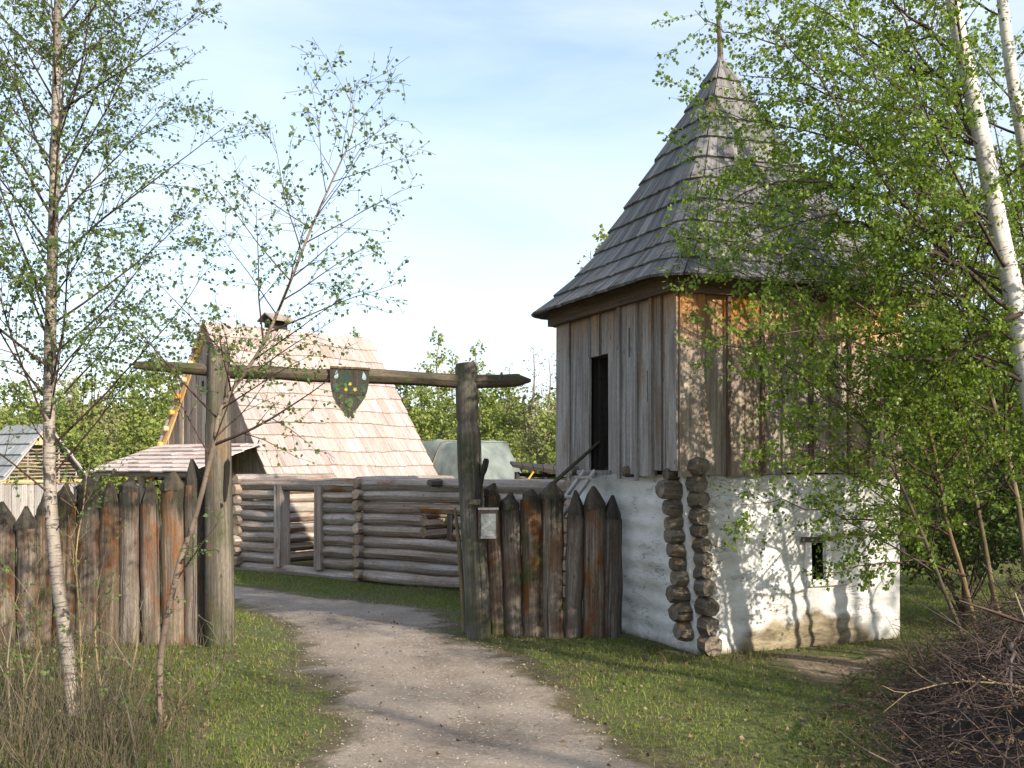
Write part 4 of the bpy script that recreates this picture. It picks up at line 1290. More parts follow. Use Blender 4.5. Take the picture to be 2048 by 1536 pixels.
while x < 165:
    w = rnd.uniform(13, 19)
    p0, p1 = at(x, 968, 24.0 + 0.004 * x), at(x + w - 1.2, 968, 24.0 + 0.004 * x)
    zt = p0.z + rnd.uniform(-.03, .03)
    mb = MB(); mb.box(V((p0.x, p0.y, -0.05)), V((p1.x - p0.x, 0, 0)), V((0, 0.03, 0)), UP * (zt + 0.05), jit=0.006, rng=rnd); mb.build('plank', M['pale_plank'], pf)
    x += w
mb = MB(); a_, b2 = at(-60, 966, 23.7), at(166, 964, 24.6); mb.box(a_, V((0, -0.05, 0)), UP * 0.06, b2 - a_); mb.build('top_rail', M['verge'], pf)

# ------------------------------------------------------------------ trees
def leaf_mesh(name, pos, dirs, size, tint, seed, wide=0.85, off=(0, 0, 0)):
    """Folded kite-shaped leaves: two triangles either side of the midrib."""
    rs = np.random.RandomState(seed)
    pos = np.asarray(pos, float) - np.array(off); d = np.asarray(dirs, float)
    n = len(pos)
    d /= np.linalg.norm(d, axis=1, keepdims=True) + 1e-9
    rv = rs.normal(size=(n, 3))
    b = np.cross(d, rv); b /= np.linalg.norm(b, axis=1, keepdims=True) + 1e-9
    nn = np.cross(d, b)
    s = np.asarray(size, float)[:, None]
    w = s * wide * 0.5
    fold = s * rs.uniform(0.02, 0.16, (n, 1))
    curl = s * rs.uniform(-0.12, 0.12, (n, 1))
    v = np.stack([pos, pos + d * s * 0.38 + b * w + nn * fold, pos + d * s + nn * curl, pos + d * s * 0.38 - b * w + nn * fold], 1).reshape(-1, 3)
    i = np.arange(n)[:, None] * 4
    f = np.concatenate([i + np.array([[0, 2, 1]]), i + np.array([[0, 3, 2]])], 0)
    return np_mesh(name, v, f, tint=np.repeat(np.clip(tint, 0, 1), 4))

class Tree:
    def __init__(s, seed, **cfg):
        s.r = random.Random(seed)
        s.seed = seed
        s.c = dict(angle=(34, 58), ratio=(0.32, 0.55), kids=(5.5, 6.0), up=0.05, droop=0.05, wander=0.16, leaf_step=0.05, cluster=(1, 3), leaf=(0.028, 0.042), maxlvl=2, seg=0.16, leaf_from=1, bias=None, bare=0.0, down=0.55, thick=1.0)
        s.c.update(cfg)
        s.trunk, s.wood = MB(), MB()
        s.lp, s.ld, s.ls, s.lt = [], [], [], []

    def path(s, p, d, L, lvl):
        c, r = s.c, s.r
        n = max(3, int(L / c['seg']))
        pts = [p.copy()]
        for k in range(n):
            d = d + V((r.gauss(0, 1), r.gauss(0, 1), r.gauss(0, 1))) * c['wander'] * (0.6 + 0.3 * lvl) * 0.5
            d.z += c['up'] if lvl == 0 else -c['droop'] * (k / n)
            d.normalize()
            p = p + d * (L / n)
            pts.append(p.copy())
        return pts

    def branch(s, p, d, L, r0, lvl):
        c, r = s.c, s.r
        pts = s.path(p, d, L, lvl)
        n = len(pts)
        rad = [max(0.0016, r0 * (1 - 0.8 * k / (n - 1))) for k in range(n)]
        s.wood.tube(pts, rad, n=6 if r0 > 0.018 else (4 if r0 > 0.006 else 3), cap0=None, cap1=None)
        s.sprout(pts, rad, L, lvl)

    def sprout(s, pts, rad, L, lvl):
        c, r = s.c, s.r
        n = len(pts)
        clump = r.random()
        if lvl < c['maxlvl']:
            m = L * c['kids'][min(lvl, len(c['kids']) - 1)]
            m = int(m) + (r.random() < m - int(m))
            for _ in range(m):
                u = r.uniform(0.18, 0.97)
                k = min(n - 2, int(u * (n - 1)))
                q = pts[k].lerp(pts[k + 1], u * (n - 1) - k)
                d = (pts[k + 1] - pts[k]).normalized()
                ax = d.orthogonal().normalized()
                ax.rotate(Matrix.Rotation(r.uniform(0, 2 * math.pi), 3, d))
                a = R(r.uniform(*c['angle']))
                nd = (d * math.cos(a) + ax * math.sin(a)).normalized()
                if c['bias'] is not None:
                    nd = (nd + V(c['bias']) * 0.25).normalized()
                s.branch(q, nd, max(0.14, L * r.uniform(*c['ratio']) * (1.1 - 0.5 * u)), max(0.0018, rad[k] * 0.5), lvl + 1)
        if lvl >= c['leaf_from'] and r.random() > c['bare']:
            step = c['leaf_step']
            dist = step * r.random()
            acc = 0.0
            for k in range(n - 1):
                sl = (pts[k + 1] - pts[k]).length
                d = (pts[k + 1] - pts[k]).normalized()
                while dist < acc + sl:
                    q = pts[k] + d * (dist - acc)
                    if dist > 0.22 * L or lvl == c['maxlvl']:
                        for _ in range(r.randint(*c['cluster'])):
                            o = V((r.gauss(0, 1), r.gauss(0, 1), r.gauss(0, 1))) * 0.35 * c['leaf'][1]
                            dd = d * 0.5 + V((r.gauss(0, 0.7), r.gauss(0, 0.7), r.gauss(0, 0.55) - c['down']))
                            s.lp.append(tuple(q + o)); s.ld.append(tuple(dd)); s.ls.append(r.uniform(*c['leaf'])); s.lt.append(0.42 * clump + 0.58 * r.random())
                    dist += step * r.uniform(0.6, 1.4)
                acc += sl

    def stem(s, pts, rad, n=10, bark=True):
        # smooth the given polyline
        out, orad = [], []
        m = len(pts)
        for i in range(m - 1):
            p0, p1, p2, p3 = pts[max(0, i - 1)], pts[i], pts[i + 1], pts[min(m - 1, i + 2)]
            for k in range(3):
                t = k / 3
                q = 0.5 * ((2 * p1) + (p2 - p0) * t + (2 * p0 - 5 * p1 + 4 * p2 - p3) * t * t + (3 * p1 - p0 - 3 * p2 + p3) * t ** 3)
                out.append(q); orad.append(rad[i] + (rad[i + 1] - rad[i]) * t)
        out.append(pts[-1]); orad.append(rad[-1])
        s.trunk.tube(out, orad, n=n, cap0=None, cap1=None, wob=0.03, rng=s.r)
        return out, orad

    def limbs(s, pts, rad, count, u0, u1, length, bias=None, ang=(35, 55), taper=0.75, keep=None):
        r = s.r
        cum = [0.0]
        for i in range(len(pts) - 1): cum.append(cum[-1] + (pts[i + 1] - pts[i]).length)
        az = r.uniform(0, 6.28)
        for j in range(count):
            u = u0 + (u1 - u0) * (j + r.uniform(0.1, 0.9)) / count
            t = u * cum[-1]
            k = max(0, min(len(pts) - 2, int(np.searchsorted(cum, t)) - 1))
            q = pts[k].lerp(pts[k + 1], (t - cum[k]) / max(1e-6, cum[k + 1] - cum[k]))
            d = (pts[k + 1] - pts[k]).normalized()
            az += 2.4
            a = R(r.uniform(*ang))
            h = V((math.cos(az), math.sin(az), 0))
            if bias is not None:
                h = (h + V(bias)).normalized()
            nd = (d * math.cos(a) + h * math.sin(a)).normalized()
            L = r.uniform(*length) * (1 - taper * max(0, (u - u0) / max(1e-6, 1 - u0)) ** 1.5)
            s.branch(q, nd, L, min(rad[k] * 0.55, (0.004 + 0.0062 * L) * s.c['thick']), 0)

    def finish(s, name, label, cat, base, trunk_mat, leaf_mat, group=None, branch_mat=None, prune=False):
        o = thing(name, label, cat, base, group)
        s.trunk.build('trunk', trunk_mat, o)
        if s.wood.v:
            tag(s.wood.build('branches', branch_mat or M['branch'], o), kind='stuff')
        if s.lp and prune:
            # gaps in the crown that let the sun onto the head of the tower wall
            P = np.array(s.lp); sv = np.array(sun_vec)
            keep = np.ones(len(P), bool)
            rs_ = np.random.RandomState(s.seed)
            for nrm, o_, ua, u0_, u1_, z0_, z1_, pr in ((-T_, TC, S_, -0.1, 1.05, 3.12, 3.72, 0.93), (-T_, TC - T_ * -0.3, S_, -0.2, 1.1, 3.75, 5.2, 0.75), (-T_, TC, S_, -0.1, 1.3, 1.9, 3.15, 0.62)):
                nv = np.array(nrm)
                dd = ((P - np.array(o_)) @ nv) / (sv @ nv)
                H = P - dd[:, None] * sv[None]
                u_ = (H - np.array(o_)) @ np.array(ua)
                hit = (dd > 0) & (u_ > u0_) & (u_ < u1_) & (H[:, 2] > z0_) & (H[:, 2] < z1_)
                keep &= ~(hit & (rs_.rand(len(P)) < pr))
            for nm in ('lp', 'ld', 'ls', 'lt'):
                setattr(s, nm, [a for a, k in zip(getattr(s, nm), keep) if k])
        if s.lp:
            c = link('crown', leaf_mesh('crown', s.lp, s.ld, s.ls, s.lt, s.seed, off=tuple(o.location)), leaf_mat, o)
            tag(c, kind='stuff')
        return o

def copy_tree(o, loc, rz, sc, label=None):
    c = o.copy(); COL.objects.link(c)
    c.location = loc; c.rotation_euler = (0, 0, rz); c.scale = (sc, sc, sc * 1.0)
    if label: c['label'] = label
    for ch in o.children:
        k = ch.copy(); COL.objects.link(k); k.parent = c
    return c

# left birch
Y = 8.36
t = Tree(3, thick=0.72, kids=(8.0, 8.0), leaf_step=0.05, cluster=(1, 2), leaf=(0.024, 0.039), up=0.03, droop=0.14, angle=(30, 55), ratio=(0.28, 0.5))
pts = [at(x, y, Y) for x, y in ((152, 1440), (134, 1300), (114, 1150), (101, 1000), (98, 850), (100, 700), (105, 500), (110, 300), (113, 150), (115, 0), (119, -200), (122, -420), (124, -600))]
pts[0].z = -0.1
o_, r_ = t.stem(pts, [0.056, 0.052, 0.049, 0.047, 0.043, 0.043, 0.038, 0.033, 0.029, 0.025, 0.019, 0.012, 0.004], 12)
t.limbs(o_, r_, 64, 0.27, 0.98, (1.25, 2.1), ang=(32, 60), taper=0.5)
t.limbs(o_, r_, 7, 0.17, 0.33, (0.8, 1.5), ang=(40, 60))
t.finish('birch_tree', 'slender cream-barked birch with sparse young leaves at far left', 'tree', ground(152, 1432), M['birch_cream'], M['leaf_left'])

# leaning young birch
Y = 8.04
t = Tree(5, thick=0.75, kids=(7.0, 6.0), leaf_step=0.055, cluster=(1, 2), leaf=(0.024, 0.039), up=0.03, droop=0.14, angle=(30, 55), ratio=(0.3, 0.5))
pts = [at(x, y, Y) for x, y in ((322, 1455), (320, 1330), (335, 1230), (350, 1165), (362, 1115), (393, 1027), (427, 890), (444, 812), (512, 713), (547, 644), (590, 540), (625, 450), (665, 360), (700, 280), (708, 225), (692, 155))]
pts[0].z = -0.1
o_, r_ = t.stem(pts, [0.027, 0.024, 0.023, 0.022, 0.021, 0.019, 0.017, 0.0155, 0.0135, 0.012, 0.0105, 0.009, 0.007, 0.005, 0.0035, 0.002], 8)
t.limbs(o_, r_, 34, 0.40, 0.985, (0.85, 1.35), ang=(34, 66), taper=0.6)
t.branch(at(427, 890, Y), V((0.93, -0.1, 0.32)).normalized(), 1.15, 0.012, 0)
t.branch(at(350, 1165, Y), V((0.6, 0.1, 0.75)).normalized(), 0.55, 0.008, 0)
t.finish('birch_tree', 'thin crooked young birch leaning right in front of the left gate post', 'tree', ground(322, 1447), M['birch_thin'], M['leaf_left'])

# right birches
BI = (-0.55, -0.1, 0.05)
Y = 9.0
dense = dict(leaf_step=0.042, cluster=(1, 3), leaf=(0.027, 0.045), up=0.02, droop=0.13, angle=(30, 62), ratio=(0.3, 0.55), kids=(8.5, 7.5))
t = Tree(21, **dense)
pts = [at(x, y, Y) for x, y in ((2185, 1420), (2150, 1200), (2100, 950), (2048, 720), (2030, 600), (2000, 470), (1974, 330), (1948, 200), (1920, 80), (1900, -30), (1868, -220), (1840, -450), (1830, -620))]
pts[0].z = -0.1
o_, r_ = t.stem(pts, [0.115, 0.105, 0.098, 0.09, 0.085, 0.08, 0.074, 0.069, 0.063, 0.055, 0.045, 0.025, 0.006], 14)
t.limbs(o_, r_, 25, 0.34, 0.97, (1.5, 2.5), bias=(-0.7, 0.3, 0), ang=(42, 70), taper=0.5)
t.limbs(o_, r_, 5, 0.25, 0.5, (1.2, 1.9), bias=(-0.3, 0.2, 0), ang=(50, 75), taper=0.3)
def limb_px(t, q, Y0, Y1, r0, extra=1.0):
    m = len(q)
    pts = [at(x, y, Y0 + (Y1 - Y0) * k / (m - 1)) for k, (x, y) in enumerate(q)]
    out = []
    for k in range(m - 1):
        for j in range(3):
            out.append(pts[k].lerp(pts[k + 1], j / 3) + V((t.r.gauss(0, .012), t.r.gauss(0, .03), t.r.gauss(0, .012))))
    out.append(pts[-1])
    L = sum((out[k + 1] - out[k]).length for k in range(len(out) - 1))
    rad = [max(0.003, r0 * (1 - 0.85 * k / (len(out) - 1))) for k in range(len(out))]
    t.wood.tube(out, rad, n=6, cap0=None, cap1=None)
    old = t.c['ratio']
    t.c['ratio'] = (0.16 * extra, 0.34 * extra)
    t.sprout(out, rad, L, 0)
    t.c['ratio'] = old
for q, Y0, Y1 in (
        (((2048, 640), (1960, 570), (1879, 500), (1783, 375), (1712, 283), (1658, 187), (1575, 92), (1530, 20)), 9.0, 8.7),
        (((2010, 425), (1954, 300), (1880, 240), (1800, 217), (1683, 200), (1590, 160), (1480, 150)), 9.0, 9.3),
        (((1890, 520), (1812, 412), (1704, 371), (1642, 362), (1558, 362), (1490, 385), (1430, 440)), 9.0, 9.1),
        (((1960, 560), (1892, 521), (1800, 480), (1725, 450), (1671, 425), (1558, 454), (1470, 500)), 9.0, 8.6),
        (((2048, 617), (1988, 656), (1907, 721), (1819, 721), (1720, 690), (1600, 660), (1490, 690)), 9.0, 8.8),
        (((2060, 780), (1980, 730), (1880, 690), (1760, 640), (1640, 560), (1540, 560)), 9.0, 9.4),
        (((1940, 150), (1850, 60), (1760, -20), (1650, -60)), 9.0, 8.8),
        (((1975, 330), (1900, 200), (1840, 90), (1790, 0), (1760, -100)), 9.0, 9.3)):
    limb_px(t, q, Y0, Y1, 0.02)
t.finish('birch_tree', 'large white-barked birch with black scars leaning in from the right edge', 'tree', V((pts[0].x, Y, 0)), M['birch_white'], M['leaf_right'], prune=True)

Y = 10.1
t = Tree(22, **dense)
pts = [at(x, y, Y) for x, y in ((2150, 1380), (2120, 1100), (2085, 700), (2052, 330), (2030, 190), (2010, 50), (1992, -120), (1975, -330), (1965, -520))]
pts[0].z = -0.1
o_, r_ = t.stem(pts, [0.085, 0.08, 0.072, 0.062, 0.057, 0.05, 0.042, 0.028, 0.006], 12)
t.limbs(o_, r_, 19, 0.28, 0.97, (1.2, 2.0), bias=(-0.5, 0, 0), ang=(36, 62), taper=0.45)
t.finish('birch_tree', 'second white birch just behind the large one at the right edge', 'tree', V((pts[0].x, Y, 0)), M['birch_white'], M['leaf_right'], prune=True)

# young trees in front of the sunny tower wall
sap = [
    (31, 9.5, ((1985, 1380), (1965, 1310), (1925, 1150), (1895, 1050), (1880, 960), (1858, 860), (1820, 760), (1770, 640), (1715, 500), (1680, 380), (1660, 270)), 0.032, 22, 1.15, 'slim young tree with sunlit pale stem rising from the brush pile'),
    (32, 9.2, ((1962, 1400), (1935, 1300), (1880, 1160), (1850, 1080), (1800, 965), (1755, 880), (1695, 770), (1630, 650), (1580, 540), (1550, 450)), 0.026, 19, 1.0, 'slim dark-stemmed young tree bending far left across the white wall'),
    (33, 10.2, ((2030, 1370), (1990, 1200), (1962, 1050), (1930, 900), (1895, 700), (1860, 500), (1820, 320), (1790, 160), (1770, 40)), 0.035, 24, 1.35, 'upright young tree behind the brush pile beside the tower corner'),
    (34, 9.8, ((2085, 1390), (2060, 1200), (2035, 1000), (1985, 800), (1930, 600), (1860, 400), (1780, 220), (1710, 60), (1670, -60)), 0.04, 26, 1.4, 'tall young tree arching left in front of the tower roof'),
    (35, 10.6, ((2120, 1350), (2090, 1150), (2050, 950), (2010, 760), (1975, 560), (1945, 360), (1920, 180)), 0.034, 20, 1.3, 'young tree crowded at the right edge behind the arching one'),
]
EXTRA = {
    31: (((( 1880, 960), (1800, 920), (1690, 890), (1590, 900), (1500, 940)), 9.2), (((1858, 860), (1760, 800), (1640, 770), (1530, 790)), 9.6), (((1895, 1050), (1800, 1040), (1690, 1035), (1570, 1000), (1480, 1010)), 9.2), (((1925, 1150), (1830, 1120), (1740, 1130), (1660, 1150)), 9.2)),
    32: (((( 1755, 880), (1660, 800), (1560, 720), (1450, 690), (1385, 660)), 9.4), (((1695, 770), (1620, 640), (1540, 560), (1440, 540), (1370, 520)), 9.3), (((1850, 1080), (1760, 1060), (1650, 1080)), 8.9)),
    33: (((( 1930, 900), (1830, 1000), (1740, 1090), (1690, 1150)), 10.0), (((1895, 700), (1780, 600), (1640, 520), (1500, 500), (1400, 470)), 10.0), (((1870, 560), (1760, 480), (1640, 440), (1520, 410), (1420, 420)), 10.2)),
    34: (((( 1860, 400), (1740, 300), (1610, 260), (1490, 240), (1400, 200)), 9.6), (((1780, 220), (1660, 120), (1560, 90), (1450, 60), (1390, 20)), 9.6), (((1930, 600), (1800, 560), (1660, 580), (1540, 620)), 9.4), (((1890, 480), (1760, 400), (1620, 350), (1490, 330), (1400, 340)), 9.9), (((1840, 350), (1720, 250), (1600, 200), (1500, 190), (1430, 215)), 10.2)),
}
for seed, Y, q, r0, nl, ln, lab in sap:
    t = Tree(seed, **dense)
    pts = [at(x, y, Y) for x, y in q]
    pts[0].z = -0.08
    m = len(pts)
    r0 *= 0.78
    o_, r_ = t.stem(pts, [r0 * (1 - 0.88 * (k / (m - 1)) ** 1.1) for k in range(m)], 8)
    for q2, Y1 in EXTRA.get(seed, ()):
        limb_px(t, q2, Y, Y1, 0.012, 1.15)
    t.limbs(o_, r_, nl + 4, 0.24, 0.985, (ln * 0.8, ln * 1.3), bias=(-0.42, -0.1, 0.0), ang=(38, 72), taper=0.45)
    t.finish('young_tree', lab, 'tree', V((pts[0].x, Y, 0)), M['sapling'], M['leaf_right'], prune=True)

# birches outside the picture to the right, whose shadows dapple wall and path
t = Tree(41, kids=(6.0, 6.0), leaf_step=0.07, cluster=(1, 2), leaf=(0.032, 0.052), up=0.03, droop=0.08)
pts = [V((0, 0, -0.1)), V((0.05, 0, 1.6)), V((0.0, 0.08, 3.2)), V((-0.08, 0.05, 4.9)), V((-0.05, 0, 6.6)), V((0.0, 0, 8.3))]
o_, r_ = t.stem(pts, [0.10, 0.09, 0.075, 0.058, 0.036, 0.006], 9)
t.limbs(o_, r_, 30, 0.27, 0.97, (1.3, 2.1), ang=(38, 62), taper=0.5)
SH = 'white birch standing beyond the right edge of the picture'
sb = t.finish('birch_tree', SH, 'tree', (0, 0, 0), M['birch_white'], M['leaf_right'], 'birches to the right of the path')
spots = [(6.6, 4.3, 0.3, 0.92), (9.2, 6.9, 1.7, 0.8), (10.8, 3.9, 5.0, 0.95), (11.9, -0.6, 0.9, 1.1), (9.9, -3.6, 3.0, 1.15), (4.7, -0.9, 2.2, 0.92), (3.3, -2.6, 5.1, 0.9), (13.2, 6.8, 4.4, 1.15)]
for i, (x, y, a, s) in enumerate(spots):
    if i == 0:
        sb.location = (x, y, 0); sb.rotation_euler = (0, 0, a); sb.scale = (s, s, s)
    else:
        copy_tree(sb, (x, y, 0), a, s)

# ------------------------------------------------------------------ trees behind the village
FAR_N = []
def far_tree(seed, h, spread, nl, leaf, step, leaf_mat, label, group, bare=0.0, trunk_mat=None, low=0.14, cluster=(2, 4), down=0.3):
    t = Tree(seed, kids=(4.6, 4.0), leaf_step=step * 0.8, cluster=cluster, leaf=leaf, up=0.05, droop=0.05, seg=0.4, wander=0.22, bare=bare, down=down, maxlvl=2, leaf_from=0)
    pts = [V((0, 0, -0.3))]
    for k in range(1, 7):
        pts.append(V((t.r.uniform(-.12, .12), t.r.uniform(-.12, .12), h * k / 6)))
    o_, r_ = t.stem(pts, [0.02 * h * (1 - 0.93 * k / 6) for k in range(7)], 6)
    t.limbs(o_, r_, nl, low, 0.99, (spread * 0.7, spread * 1.25), ang=(32, 66), taper=0.72)
    return t.finish('woodland_tree', label, 'tree', (0, 0, 0), trunk_mat or M['birch_thin'], leaf_mat, group)
kinds = [
    far_tree(61, 7.0, 2.4, 26, (0.13, 0.24), 0.22, M['leaf_far'], 'broad spring-green tree in the wood behind the village', 'broad green trees in the wood'),
    far_tree(62, 9.0, 1.7, 30, (0.11, 0.20), 0.22, M['leaf_far'], 'tall narrow spring-green birch rising above the wood', 'narrow birches in the wood', trunk_mat=M['birch_cream'], low=0.2),
    far_tree(63, 6.0, 2.1, 24, (0.12, 0.2), 0.24, M['leaf_far_dull'], 'brownish budding tree in the wood behind the village', 'budding trees in the wood', cluster=(1, 3)),
    far_tree(64, 8.0, 1.5, 24, (0.07, 0.13), 0.36, M['leaf_far_dull'], 'nearly bare thin tree at the edge of the wood', 'bare thin trees in the wood', bare=0.35, cluster=(1, 2), low=0.3),
    far_tree(65, 4.2, 2.0, 24, (0.11, 0.2), 0.18, M['leaf_far'], 'low bushy green tree at the foot of the wood', 'low bushy trees of the wood', low=0.03),
]
place = [ # kind, px, Y, top py, turn
    (0, -60, 50, 735, 0.2), (0, 35, 56, 760, 1.4), (0, 100, 46, 765, 2.2), (4, 60, 40, 845, 0.9), (0, 165, 58, 752, 3.3), (2, 215, 48, 770, 0.7), (0, 250, 62, 745, 4.1), (0, 300, 50, 735, 5.2), (0, 345, 60, 728, 2.8), (4, 180, 38, 840, 4.0), (4, 270, 40, 820, 1.1), (0, 390, 54, 735, 1.9), (4, 345, 42, 800, 3.0), (4, 10, 44, 830, 5.0), (2, 130, 52, 745, 3.9),
    (1, 715, 56, 655, 0.5), (0, 800, 50, 745, 3.7), (1, 878, 48, 655, 1.0), (1, 905, 55, 700, 2.0), (0, 845, 45, 770, 5.5), (1, 950, 52, 680, 4.4), (0, 960, 44, 775, 0.9), (0, 1010, 50, 760, 2.6), (2, 1050, 44, 775, 1.2), (3, 1065, 50, 690, 0.4), (3, 1100, 46, 700, 2.1), (2, 1100, 38, 790, 4.9), (3, 1022, 54, 720, 3.4), (4, 900, 38, 850, 2.2), (4, 1000, 36, 850, 0.1), (2, 1070, 34, 830, 3.1), (4, 1120, 33, 800, 5.7), (0, 1150, 42, 740, 1.0), (3, 1125, 36, 690, 5.1), (4, 820, 40, 850, 4.6),
    (1, 1212, 40, 450, 0.0), (3, 1185, 42, 480, 2.0),
    (0, 1500, 44, 640, 1.1), (0, 1650, 40, 600, 0.4), (1, 1760, 36, 420, 2.2), (0, 1850, 32, 560, 3.1), (0, 1950, 30, 520, 4.3), (1, 2030, 34, 330, 5.2), (0, 2120, 30, 500, 0.9), (4, 1900, 24, 760, 2.7), (4, 2020, 23, 740, 3.6), (0, 2230, 36, 500, 1.6), (0, -190, 52, 720, 2.9), (0, -330, 50, 700, 3.5),
]
heights = [7.3, 9.3, 6.3, 8.3, 4.6]
usedk = set()
KN = ['broad spring-green tree', 'tall narrow spring-green birch', 'brownish budding tree', 'nearly bare thin tree', 'low bushy green tree']
def zone(px):
    return 'left of the shingled house' if px < 420 else ('between the shingled house and the tower' if px < 1180 else 'behind and right of the tower')
ORD = ['first', 'second', 'third', 'fourth', 'fifth', 'sixth', 'seventh', 'eighth', 'ninth', 'tenth', 'eleventh']
seen_zone = {}
for k, px, Y, top, a in sorted(place, key=lambda q: q[1]):
    p = at(px, top, Y)
    s = p.z / heights[k]
    if k not in usedk:
        usedk.add(k)
        o = kinds[k]; o.location = (p.x, p.y, 0); o.rotation_euler = (0, 0, a); o.scale = (s, s, s)
    else:
        o = copy_tree(kinds[k], (p.x, p.y, 0), a, s)
    w = 1.0 if s < 1.3 else 1.3 / s
    i = seen_zone[(k, zone(px))] = seen_zone.get((k, zone(px)), -1) + 1
    o['label'] = f'{KN[k]} {zone(px)}, {ORD[i]} from left'
    o.scale = (s * w, s * w, s)

# the far side of the wood, one mass of foliage
rs = np.random.RandomState(67)
n = 42000
x = rs.uniform(-75, 75, n); y = rs.uniform(62, 80, n)
htop = 5.2 + 1.6 * fbm(x, y * 0.3, 0.35, 1.0) + 1.0 * fbm(x, y, 1.1, 2.0)
z = htop * rs.rand(n) ** 0.75
d = rs.normal(size=(n, 3)); d[:, 2] -= 0.3
fw = link('far_wood', leaf_mesh('far_wood', np.stack([x, y, z], 1), d, rs.uniform(0.35, 0.7, n), 0.5 + 0.5 * fbm(x * 1.0, z + y, 1.2, 3.0) + rs.uniform(-.3, .3, n), 67), M['leaf_far'])
tag(fw, 'far mass of spring-green woodland filling the skyline', 'woodland', kind='stuff')

print('LEAVES', {o.name: len(o.data.polygons) // 2 for o in bpy.data.objects if o.name.startswith('crown') and o.data.users < 3})
# shrubs between tower and brush pile, behind the tower and inside the cabin
def shrub(seed, loc, h, spread, n, mat, label, leaf=(0.04, 0.07), step=0.06):
    t = Tree(seed, kids=(6.0, 4.0), leaf_step=step, cluster=(1, 3), leaf=leaf, up=0.02, droop=0.04, seg=0.2, wander=0.25, down=0.2)
    r = t.r
    t.trunk.tube([V((0, 0, -0.1)), V((0.02, 0, 0.25)), V((0.0, 0.02, 0.5 * h))], [0.03, 0.026, 0.014], n=6)
    for k in range(n):
        a = r.uniform(0, 6.28); e = r.uniform(0.5, 1.4)
        t.branch(V((0, 0, r.uniform(0.02, 0.25))), V((math.cos(a) * math.cos(e) * spread / h, math.sin(a) * math.cos(e) * spread / h, math.sin(e))).normalized(), h * r.uniform(0.7, 1.05), 0.014, 0)
    o = t.finish('shrub', label, 'shrub', (0, 0, 0), M['branch'], mat)
    o.location = loc
    return o
shrub(71, (5.3, 12.9, 0), 2.4, 1.6, 13, M['leaf_shrub'], 'dark leafy shrub just right of the tower')
shrub(72, (6.9, 12.0, 0), 2.6, 1.8, 13, M['leaf_shrub'], 'dark shrub at the right edge behind the brush pile')
shrub(73, (7.6, 16.0, 0), 3.6, 2.2, 15, M['leaf_shrub'], 'tall dark shrub farther back at the right edge', leaf=(0.06, 0.1), step=0.08)
q = CA + CD * ((u_w0 + u_w1) / 2) + CN * 0.9
shrub(74, (q.x, q.y, 0), 1.15, 0.6, 9, M['leaf_far'], 'green plant seen through the small window of the log cabin')

# ------------------------------------------------------------------ grass
WILD = [gp(*q) for q in ((-420, 1560), (-420, 1262), (0, 1275), (200, 1290), (300, 1310), (395, 1345), (440, 1420), (430, 1536))] + [(-1.9, 5.6), (-2.0, 4.2), (-6, 4.2)]
BRUSH = [(1.95, 5.9), (2.18, 6.9), (2.6, 8.0), (2.95, 8.9), (3.3, 9.7), (3.95, 10.5), (6.8, 10.6), (7.2, 8), (6.6, 5), (2.7, 4.6)]
foot_l = [(LC + S_ * u + T_ * v).to_2d()[:] for u, v in ((-0.05, -0.05), (2.8, -0.05), (2.8, 2.8), (-0.05, 2.8))]
def blades(n, xr, yr, hlo, hhi, wlo, whi, seed, maskf, lean_=0.5, tintf=None):
    rs = np.random.RandomState(seed)
    # more blades near the eye
    y = yr[0] + (yr[1] - yr[0]) * rs.rand(n) ** 1.35
    x = rs.uniform(-1, 1, n)
    x = (xr[0] + xr[1]) / 2 + x * (xr[1] - xr[0]) / 2
    keep = maskf(x, y, rs)
    x, y = x[keep], y[keep]
    n = len(x)
    patch = 0.5 + 0.7 * fbm(x, y, 0.9, 4.0)
    h = rs.uniform(hlo, hhi, n) * (0.7 + 0.6 * np.clip(patch, 0, 1))
    w = rs.uniform(wlo, whi, n) * (0.8 + y / 22)
    a = rs.uniform(0, 2 * np.pi, n)
    le = np.abs(rs.normal(0, lean_, n)) * h
    la = rs.uniform(0, 2 * np.pi, n)
    z = gz(x, y) - 0.004
    dx, dy = np.cos(a) * w / 2, np.sin(a) * w / 2
    lx, ly = np.cos(la) * le, np.sin(la) * le
    v = np.stack([
        np.stack([x - dx, y - dy, z], 1), np.stack([x + dx, y + dy, z], 1),
        np.stack([x - dx * .7 + lx * .35, y - dy * .7 + ly * .35, z + h * .6], 1), np.stack([x + dx * .7 + lx * .35, y + dy * .7 + ly * .35, z + h * .6], 1),
        np.stack([x + lx, y + ly, z + h], 1)], 1).reshape(-1, 3)
    i = np.arange(n)[:, None] * 5
    f = np.concatenate([i + np.array([[0, 1, 3]]), i + np.array([[0, 3, 2]]), i + np.array([[2, 3, 4]])], 0)
    t = tintf(x, y, rs) if tintf else rs.rand(n)
    return v, f, np.repeat(np.clip(t, 0, 1), 5)

